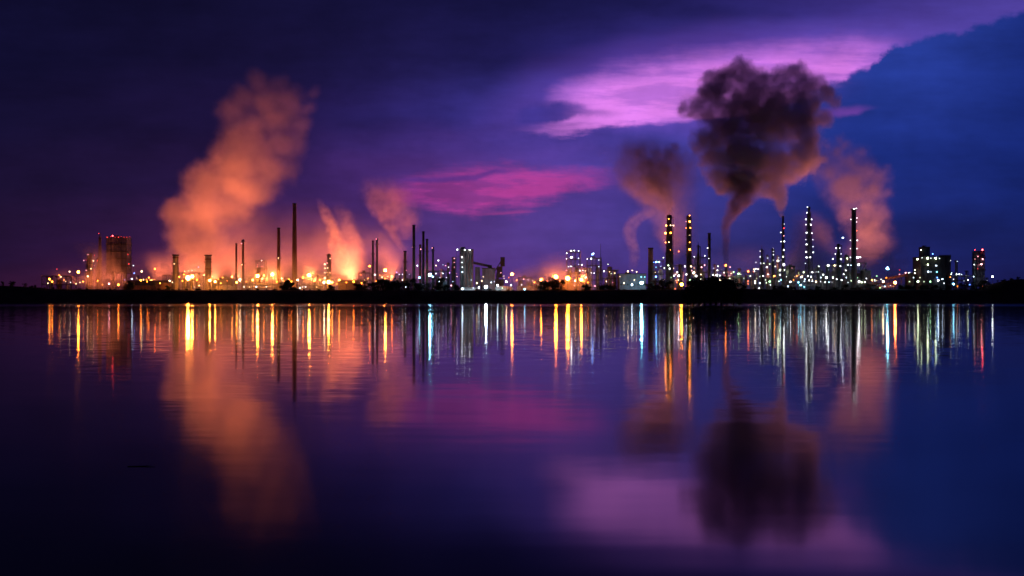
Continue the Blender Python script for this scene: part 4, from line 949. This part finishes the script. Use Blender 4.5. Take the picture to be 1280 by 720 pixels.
plume('thin dark smoke thread rising into the black cloud', 1290,
  [(334,904,912,1),(315,902,912,1),(295,901,913,1),(280,901,917,1),(268,905,928,1),(255,908,944,1),(242,910,948,1),(228,900,950,.9),(208,890,940,0)], .16, (.5,.40,.42), nscale=.03, warp=.25, rough=.5)
plume('faint haze between flare stack and tapering stack', 1320, [(350,975,1050,1),(325,980,1050,.9),(300,985,1045,.7),(280,985,1040,.4),(262,988,1030,0)], .034, GREYS, nscale=.02)
plume('small wisp left of the dark block building', 1290, [(345,1120,1146,.6),(325,1128,1146,.6),(305,1136,1148,.5),(285,1142,1152,0)], .016, GREYS, nscale=.04)

# warm mist lying over the left half of the plant and the orange lamps
plume('warm mist lying over the left half of the plant', 1330, [(368,20,620,1),(345,60,590,.9),(325,150,550,.6),(300,230,510,.45),(275,268,470,.28),(245,290,430,0)], .0085, STEAM, nscale=.010, warp=.15, depth=.30, rough=.5, name='mist', kind='stuff', step=1.6, billow=.6)
plume('warm mist lying around the three orange lamps', 1300, [(368,630,790,1),(350,640,770,.8),(330,655,750,.4),(310,675,735,0)], .008, STEAM, nscale=.02, warp=.2, depth=.7, name='mist', kind='stuff', step=1.6, billow=.6)
plume('rosy mist lying over the right half of the plant', 1340, [(368,790,1140,1),(345,800,1125,.8),(325,830,1110,.45),(300,860,1080,0)], .004, GREYS, nscale=.012, warp=.15, depth=.35, name='mist', kind='stuff', step=1.6, billow=.6)

plume('low mist between the amber yard lamps of the left half', 1238, [(368,190,500,1),(350,200,500,1),(338,210,490,.6),(326,230,470,.25),(312,250,440,0)], .018, STEAM, nscale=.02, warp=.1, depth=.16, rough=.4, name='mist', kind='stuff', step=1.6, billow=.6)
plume('low mist among the three orange yard lamps', 1236, [(368,628,748,1),(350,634,744,1),(338,640,740,.6),(326,655,730,0)], .022, STEAM, nscale=.02, warp=.1, depth=.4, rough=.3, name='mist', kind='stuff', step=1.6, billow=.6)

plume('pale low steam among the lit columns and frames of the right half', 1245, [(366,806,1100,1),(350,812,1095,.9),(338,825,1085,.6),(322,840,1080,.35),(305,850,1075,0)], .009, STEAM, nscale=.025, warp=.12, depth=.16, rough=.75, name='mist', kind='stuff', step=1.6, billow=.6)

# ================================================================== ADDED FILL SPOTS (unseen sources that light steam, smoke and mist)
def fill_flood(label, px, py, Y, tgt, power, col, cone=60, rad=3.0, blend=.8):
    z = wz(py, Y)
    root = thing('fill_light', label, 'fill_light', (wx(px, Y), Y, GZ), 'unseen spotlights added to light the steam and smoke')
    H = z-GZ
    m = MB(); m.lathe([(.5, 0), (.3, .5), (.2, H)], n=8); m.obj('lamp_post', M['steel'], root)
    MB().box(-.8, .8, -.5, .5, H, H+.3).obj('fill_head', M['dark'], root)  # post and head stand in for the added light's mount
    l = bpy.data.lights.new('fill_spot', 'SPOT'); l.energy = power; l.color = col; l.spot_size = math.radians(cone); l.spot_blend = blend; l.shadow_soft_size = rad
    o = bpy.data.objects.new('fill_spot', l); COL.objects.link(o); o.parent = root
    o.location = (0, 0, H+1.0)
    T = Vector((wx(tgt[0], tgt[2]), tgt[2], wz(tgt[1], tgt[2]))) - Vector((wx(px, Y), Y, z+1))
    o.rotation_euler = T.to_track_quat('-Z', 'Y').to_euler()
OR = (1.0, .185, .060); RO = (1.0, .26, .16)
K = 1e6
fill_flood('floodlight added behind the big plume to light its left flank', 195, 350, 1425, (232,270,1275), 2.4*K, OR, 52, 6, 1)
fill_flood('floodlight added behind the big plume to light its right flank', 300, 350, 1430, (285,250,1275), 2.6*K, OR, 52, 6, 1)
fill_flood('floodlight added behind the big plume to light its body', 240, 350, 1430, (290,200,1275), 3.6*K, OR, 44, 6, 1)
fill_flood('floodlight added behind the big plume to light its crown', 285, 350, 1430, (345,140,1275), 3.4*K, OR, 32, 6, 1)
fill_flood('floodlight added left of the square tower steam to light it', 84, 356, 1262, (128,338,1250), .55*K, OR, 80, 3, 1)
fill_flood('floodlight added right of the square tower steam to light it', 168, 357, 1244, (136,335,1250), .25*K, OR, 70, 3, 1)
fill_flood('floodlight added behind the orange steam curtain to light it', 440, 350, 1400, (420,300,1285), 5.5*K, OR, 52, 5, 1)
fill_flood('floodlight added behind the long smoke trail to light it', 490, 350, 1400, (482,270,1285), 3.0*K, OR, 50, 5, 1)
fill_flood('floodlight added behind the brown smoke to light it', 835, 350, 1450, (815,250,1290), 1.9*K, RO, 46, 5, 1)
fill_flood('floodlight added behind the smoke thread to light it', 925, 350, 1450, (938,240,1280), .9*K, RO, 48, 5, 1)
fill_flood('floodlight added behind the tall rosy smoke to light it', 1085, 350, 1450, (1070,250,1300), 3.6*K, RO, 50, 5, 1)
fill_flood('floodlight added behind the thin rosy wisp to light it', 792, 350, 1430, (792,290,1300), .9*K, RO, 48, 5, 1)
# low spotlights added so that the mist between the units glows
for (px, e, c, lab) in [(75,.12,OR,'far left unit'),(140,.2,OR,'square tower'),(190,.25,OR,'low brown shed'),(238,.8,OR,'boiler frame'),(266,.8,OR,'right thick stack'),(300,.3,OR,'pair of thin chimneys'),(330,.6,OR,'small lit frame'),(345,.6,OR,'middle brick chimney'),(388,.7,OR,'pipe rack of the tallest chimney'),(440,.5,OR,'orange steam curtain'),(485,.45,OR,'twin black chimneys'),
   (530,.12,RO,'clustered stacks'),(640,.25,OR,'conveyor house'),(694,.45,OR,'square open frame tower'),(712,.4,OR,'flat dark shed'),(728,.25,OR,'frame tower with the thin mast'),(850,.12,RO,'thick golden-lit column'),(905,.08,RO,'smoke thread stack'),(960,.08,RO,'small pointed column'),(1060,.1,RO,'tall black chimney')]:
    fill_flood('low floodlight added for mist glow behind the ' + lab, px, 352, 1302, (px+2, 300, 1352), e*K*2.3, c, 130, rad=2.0, blend=1.0)

# ================================================================== WORLD
def build_world():
    W = bpy.data.worlds.new('World'); SC.world = W; W.use_nodes = True
    nt = W.node_tree; N = nt.nodes; L = nt.links; N.clear()
    out = N.new('ShaderNodeOutputWorld')
    def math_(op, a, b=None, c=None, clamp=False):
        x = N.new('ShaderNodeMath'); x.operation = op; x.use_clamp = clamp
        for i, v in enumerate((a, b, c)):
            if v is None: continue
            if isinstance(v, (int, float)): x.inputs[i].default_value = v
            else: L.new(v, x.inputs[i])
        return x.outputs[0]
    def sstep(v, a, b):
        m = N.new('ShaderNodeMapRange'); m.interpolation_type = 'SMOOTHSTEP'
        for nm, q in (('From Min', a), ('From Max', b)):
            if isinstance(q, (int, float)): m.inputs[nm].default_value = q
            else: L.new(q, m.inputs[nm])
        L.new(v, m.inputs['Value']); return m.outputs[0]
    tc = N.new('ShaderNodeTexCoord'); s = N.new('ShaderNodeSeparateXYZ'); L.new(tc.outputs['Generated'], s.inputs[0])
    X, Y_, Z = s.outputs
    az = math_('ARCTAN2', X, Y_)
    hyp = math_('SQRT', math_('ADD', math_('MULTIPLY', X, X), math_('MULTIPLY', Y_, Y_)))
    te = math_('DIVIDE', math_('ABSOLUTE', Z), math_('MAXIMUM', hyp, .02))
    # u: photo-like column (linear in azimuth), v: photo-like height, both in units of photo pixels
    U = math_('MULTIPLY_ADD', az, 1200.0, 640.0)
    V = math_('MULTIPLY', te, F)
    V = math_('DIVIDE', V, math_('MAXIMUM', math_('COSINE', math_('MINIMUM', math_('ABSOLUTE', az), .6)), .5))
    def uu(px): return 640 + 1200*math.atan((px-640)/F)
    cmb = N.new('ShaderNodeCombineXYZ'); L.new(U, cmb.inputs[0]); L.new(V, cmb.inputs[1])
    def noise(sx, sy, detail, rgh=.55, off=0):
        mp = N.new('ShaderNodeMapping'); mp.inputs['Scale'].default_value = (sx, sy, 1); mp.inputs['Location'].default_value = (off, off*.7, 0)
        L.new(cmb.outputs[0], mp.inputs[0]); n = N.new('ShaderNodeTexNoise'); n.inputs['Scale'].default_value = 1
        n.inputs['Detail'].default_value = detail; n.inputs['Roughness'].default_value = rgh; L.new(mp.outputs[0], n.inputs['Vector'])
        return n
    nA = noise(.006, .016, 4, .55, 3.0); nB = noise(.022, .022, 5, .62, 17.0); nC = noise(.008, .045, 5, .62, 31.0)
    sA = N.new('ShaderNodeSeparateColor'); L.new(nA.outputs['Color'], sA.inputs[0])
    sB = N.new('ShaderNodeSeparateColor'); L.new(nB.outputs['Color'], sB.inputs[0])
    sC = N.new('ShaderNodeSeparateColor'); L.new(nC.outputs['Color'], sC.inputs[0])
    def warpd(base, src, amp): return math_('MULTIPLY_ADD', math_('SUBTRACT', src, .5), amp, base)
    Uw = warpd(U, sA.outputs[0], 120); Vw = warpd(V, sA.outputs[1], 60)
    t = math_('DIVIDE', math_('ADD', Uw, 200), 1680.0, clamp=True)
    rows = [
     (376, [(-100,(26,14,40)),(0,(34,16,46)),(150,(78,28,62)),(300,(112,44,80)),(450,(98,44,98)),(600,(88,46,112)),(760,(72,46,120)),(900,(50,44,112)),(1100,(27,27,84)),(1280,(16,19,64))]),
     (300, [(-100,(26,14,44)),(0,(32,16,52)),(150,(40,18,58)),(300,(68,32,80)),(450,(74,40,106)),(600,(80,54,130)),(760,(74,56,138)),(900,(52,50,126)),(1100,(26,36,108)),(1280,(17,26,82))]),
     (220, [(0,(24,14,50)),(200,(30,16,54)),(400,(50,28,86)),(520,(80,46,125)),(640,(88,56,142)),(760,(80,60,152)),(900,(56,57,146)),(1100,(28,48,136)),(1280,(16,32,106))]),
     (140, [(0,(16,12,46)),(300,(26,15,54)),(480,(38,27,88)),(620,(58,50,140)),(760,(62,58,152)),(900,(72,66,166)),(1000,(70,72,172)),(1100,(40,62,158)),(1280,(20,44,134))]),
     (70, [(0,(13,11,44)),(300,(19,13,48)),(500,(25,20,66)),(640,(30,26,84)),(760,(42,34,106)),(900,(66,54,150)),(1040,(86,70,172)),(1150,(88,76,178)),(1280,(60,66,165))]),
     (0, [(0,(13,11,44)),(300,(17,13,46)),(600,(22,19,66)),(800,(26,24,78)),(950,(40,34,104)),(1100,(66,52,142)),(1280,(82,68,164))]),
     (-200, [(0,(7,6,26)),(640,(9,9,34)),(1280,(20,20,66))])]
    prev = None
    for k, (py, stops) in enumerate(rows):
        cr = N.new('ShaderNodeValToRGB'); e = cr.color_ramp.elements; cr.color_ramp.interpolation = 'B_SPLINE' if len(stops) > 4 else 'LINEAR'
        while len(e) < len(stops): e.new(.5)
        for i, (px, c) in enumerate(stops):
            e[i].position = min(max((uu(px)+200)/1680.0, 0), 1); e[i].color = (*lin(c), 1)
        L.new(t, cr.inputs[0])
        if prev is None: prev = cr.outputs[0]
        else:
            mx = N.new('ShaderNodeMix'); mx.data_type = 'RGBA'
            fac = sstep(Vw, 376.0-rows[k-1][0], 376.0-py); L.new(fac, mx.inputs[0]); L.new(prev, mx.inputs[6]); L.new(cr.outputs[0], mx.inputs[7]); prev = mx.outputs[2]
    def mixc(fac, a, col):
        mx = N.new('ShaderNodeMix'); mx.data_type = 'RGBA'; L.new(fac, mx.inputs[0]); L.new(a, mx.inputs[6])
        if isinstance(col, tuple): mx.inputs[7].default_value = (*lin(col), 1)
        else: L.new(col, mx.inputs[7])
        return mx.outputs[2]
    def edges(pts, Uin):
        """pts: (px, low py, high py, strength)"""
        tt = math_('DIVIDE', math_('ADD', Uin, 200), 1680.0, clamp=True)
        cr = N.new('ShaderNodeValToRGB'); e = cr.color_ramp.elements
        while len(e) < len(pts): e.new(.5)
        for i, (px, lo, hi, st) in enumerate(pts):
            e[i].position = (uu(px)+200)/1680.0; e[i].color = ((376-lo)/500.0, (376-hi)/500.0, st, 1)
        L.new(tt, cr.inputs[0]); sc = N.new('ShaderNodeSeparateColor'); L.new(cr.outputs[0], sc.inputs[0])
        return math_('MULTIPLY', sc.outputs[0], 500.0), math_('MULTIPLY', sc.outputs[1], 500.0), sc.outputs[2]
    def band(pts, wl, wh, amp, src, src2, usrc=None, ua=0):
        Uu = warpd(U, usrc, ua) if usrc is not None else U
        lo, hi, st = edges(pts, Uu)
        Vv = warpd(warpd(V, src, amp), src2, amp*.5)
        a = sstep(Vv, lo, math_('ADD', lo, wl)); b = math_('SUBTRACT', 1.0, sstep(Vv, math_('SUBTRACT', hi, wh), hi))
        return math_('MULTIPLY', math_('MULTIPLY', a, b), st)
    # wide violet glow around the gap
    m0 = band([(560,190,120,0),(660,195,60,.35),(780,190,30,.75),(900,185,15,.9),(1020,170,10,.9),(1100,150,5,.7),(1200,120,0,.45),(1300,90,-10,.35)], 60, 80, 40, sA.outputs[2], sB.outputs[0])
    col = mixc(m0, prev, (112, 74, 186))
    # pink gap
    m1_ = band([(625,168,160,0),(665,171,140,.55),(700,172,102,.8),(760,162,72,1),(830,158,56,1),(900,152,44,1),(980,140,36,1),(1040,112,32,.95),(1085,96,30,.8),(1118,84,34,.45),(1150,70,34,0)], 10, 54, 34, sC.outputs[0], sB.outputs[1], sA.outputs[0], 60)
    m1 = math_('MULTIPLY', m1_, math_('MULTIPLY_ADD', sstep(sC.outputs[2], .38, .58), .42, .58))
    col = mixc(m1, col, (226, 130, 240))
    # small dark cloudlets inside the pink gap
    m2 = band([(640,160,138,0),(655,158,130,.9),(700,156,122,.95),(722,148,124,.7),(740,150,134,.5),(768,147,138,.7),(790,146,140,0)], 8, 10, 16, sB.outputs[2], sC.outputs[1])
    col = mixc(m2, col, (66, 54, 148))
    # magenta patch
    m3 = band([(475,262,226,0),(505,266,214,.5),(545,270,202,.95),(590,272,198,1),(640,270,196,1),(700,258,198,.9),(750,240,202,.7),(800,226,210,0)], 22, 26, 42, sC.outputs[2], sB.outputs[0], sA.outputs[1], 50)
    st = sstep(sC.outputs[0], .40, .56); m3b = math_('MULTIPLY', m3, math_('MULTIPLY_ADD', st, .5, .5))
    col = mixc(m3b, col, (182, 64, 156))
    m4 = band([(480,230,222,0),(520,230,219,.8),(590,228,216,.8),(620,219,209,.8),(660,218,212,0)], 5, 5, 10, sB.outputs[1], sC.outputs[1])
    col = mixc(m4, col, (92, 50, 140))
    m4 = band([(590,271,262,0),(620,270,262,.8),(655,268,260,.8),(675,266,260,0)], 3, 6, 5, sB.outputs[1], sC.outputs[1])
    col = mixc(m4, col, (150, 60, 140))
    # blue cumulus bank at the right
    lo, hi, st = edges([(820,300,200,0),(930,300,190,.0),(1000,300,120,.55),(1030,300,104,.8),(1060,300,94,.95),(1095,300,84,1),(1112,300,62,1),(1150,300,50,1),(1190,300,42,1),(1240,300,24,1),(1290,300,14,1),(1400,300,-20,1)], warpd(U, sB.outputs[0], 34))
    Vv = warpd(warpd(V, sB.outputs[1], 34), sA.outputs[1], 14)
    mc = math_('MULTIPLY', math_('SUBTRACT', 1.0, sstep(Vv, math_('SUBTRACT', hi, 6), math_('ADD', hi, 3))), st)
    cu = N.new('ShaderNodeValToRGB'); e = cu.color_ramp.elements; e[0].position = .1; e[1].position = 1
    e[0].color = (*lin((18,24,78)), 1); e[1].color = (*lin((42,64,160)), 1); x = e.new(.5); x.color = (*lin((25,43,124)), 1)
    L.new(math_('DIVIDE', Vv, 360.0, clamp=True), cu.inputs[0])
    # its right flank is deeper blue
    cb = mixc(sstep(U, 1090, 1290), cu.outputs[0], (16, 34, 108))
    mc2 = math_('MULTIPLY', mc, sstep(V, 20, 160))
    col = mixc(mc2, col, cb)
    m5 = band([(1020,150,132,0),(1045,150,130,.7),(1070,146,128,.75),(1100,138,130,0)], 6, 12, 12, sB.outputs[2], sC.outputs[1])
    col = mixc(m5, col, (122, 70, 176))
    # large scale cloud modelling
    tex = math_('MULTIPLY_ADD', math_('SUBTRACT', sA.outputs[2], .5), .95, math_('MULTIPLY_ADD', math_('SUBTRACT', sB.outputs[0], .5), .38, math_('MULTIPLY_ADD', math_('SUBTRACT', sC.outputs[1], .5), .35, .97)))
    mul = N.new('ShaderNodeVectorMath'); mul.operation = 'SCALE'; L.new(col, mul.inputs[0]); L.new(tex, mul.inputs[3])
    sky = N.new('ShaderNodeTexSky'); sky.sky_type = 'NISHITA'; sky.sun_disc = False
    sky.sun_elevation = math.radians(-4); sky.sun_rotation = math.radians(12); sky.altitude = 0
    b1 = N.new('ShaderNodeBackground'); L.new(mul.outputs[0], b1.inputs[0]); b1.inputs[1].default_value = 1.0
    b2 = N.new('ShaderNodeBackground'); L.new(sky.outputs[0], b2.inputs[0]); b2.inputs[1].default_value = 0.01
    ad = N.new('ShaderNodeAddShader'); L.new(b1.outputs[0], ad.inputs[0]); L.new(b2.outputs[0], ad.inputs[1])
    L.new(ad.outputs[0], out.inputs['Surface'])
    W.cycles.sampling_method = 'MANUAL'; W.cycles.sample_map_resolution = 512
build_world()
sl = bpy.data.lights.new('dusk_light', 'SUN'); sl.energy = 0.01; sl.angle = math.radians(12); sl.color = (1, .6, .75)
so = bpy.data.objects.new('dusk_light', sl); COL.objects.link(so); so.rotation_euler = (math.radians(40), 0, math.radians(25)); so.location = (0, 0, 500)

# ================================================================== CAMERA / RENDER
cd = bpy.data.cameras.new('camera'); cd.lens = 35; cd.sensor_width = 36; cd.shift_y = (HZ-360)/1280.0; cd.clip_start = .1; cd.clip_end = 30000
co = bpy.data.objects.new('camera', cd); COL.objects.link(co); co.location = (0, 0, EYE); co.rotation_euler = (math.radians(90), 0, 0); SC.camera = co
SC.view_settings.view_transform = 'Standard'; SC.view_settings.look = 'None'; SC.view_settings.exposure = 0; SC.view_settings.gamma = 1; SC.view_settings.use_curve_mapping = False
c = SC.cycles
c.use_adaptive_sampling = False; c.use_denoising = True
c.max_bounces = 4; c.diffuse_bounces = 1; c.glossy_bounces = 3; c.transmission_bounces = 0; c.volume_bounces = 0; c.transparent_max_bounces = 8
c.sample_clamp_indirect = 3.0; c.sample_clamp_direct = 0; c.use_light_tree = True; c.caustics_reflective = False; c.caustics_refractive = False
c.volume_step_rate = 1.0; c.volume_max_steps = 128
c.filter_width = 1.6
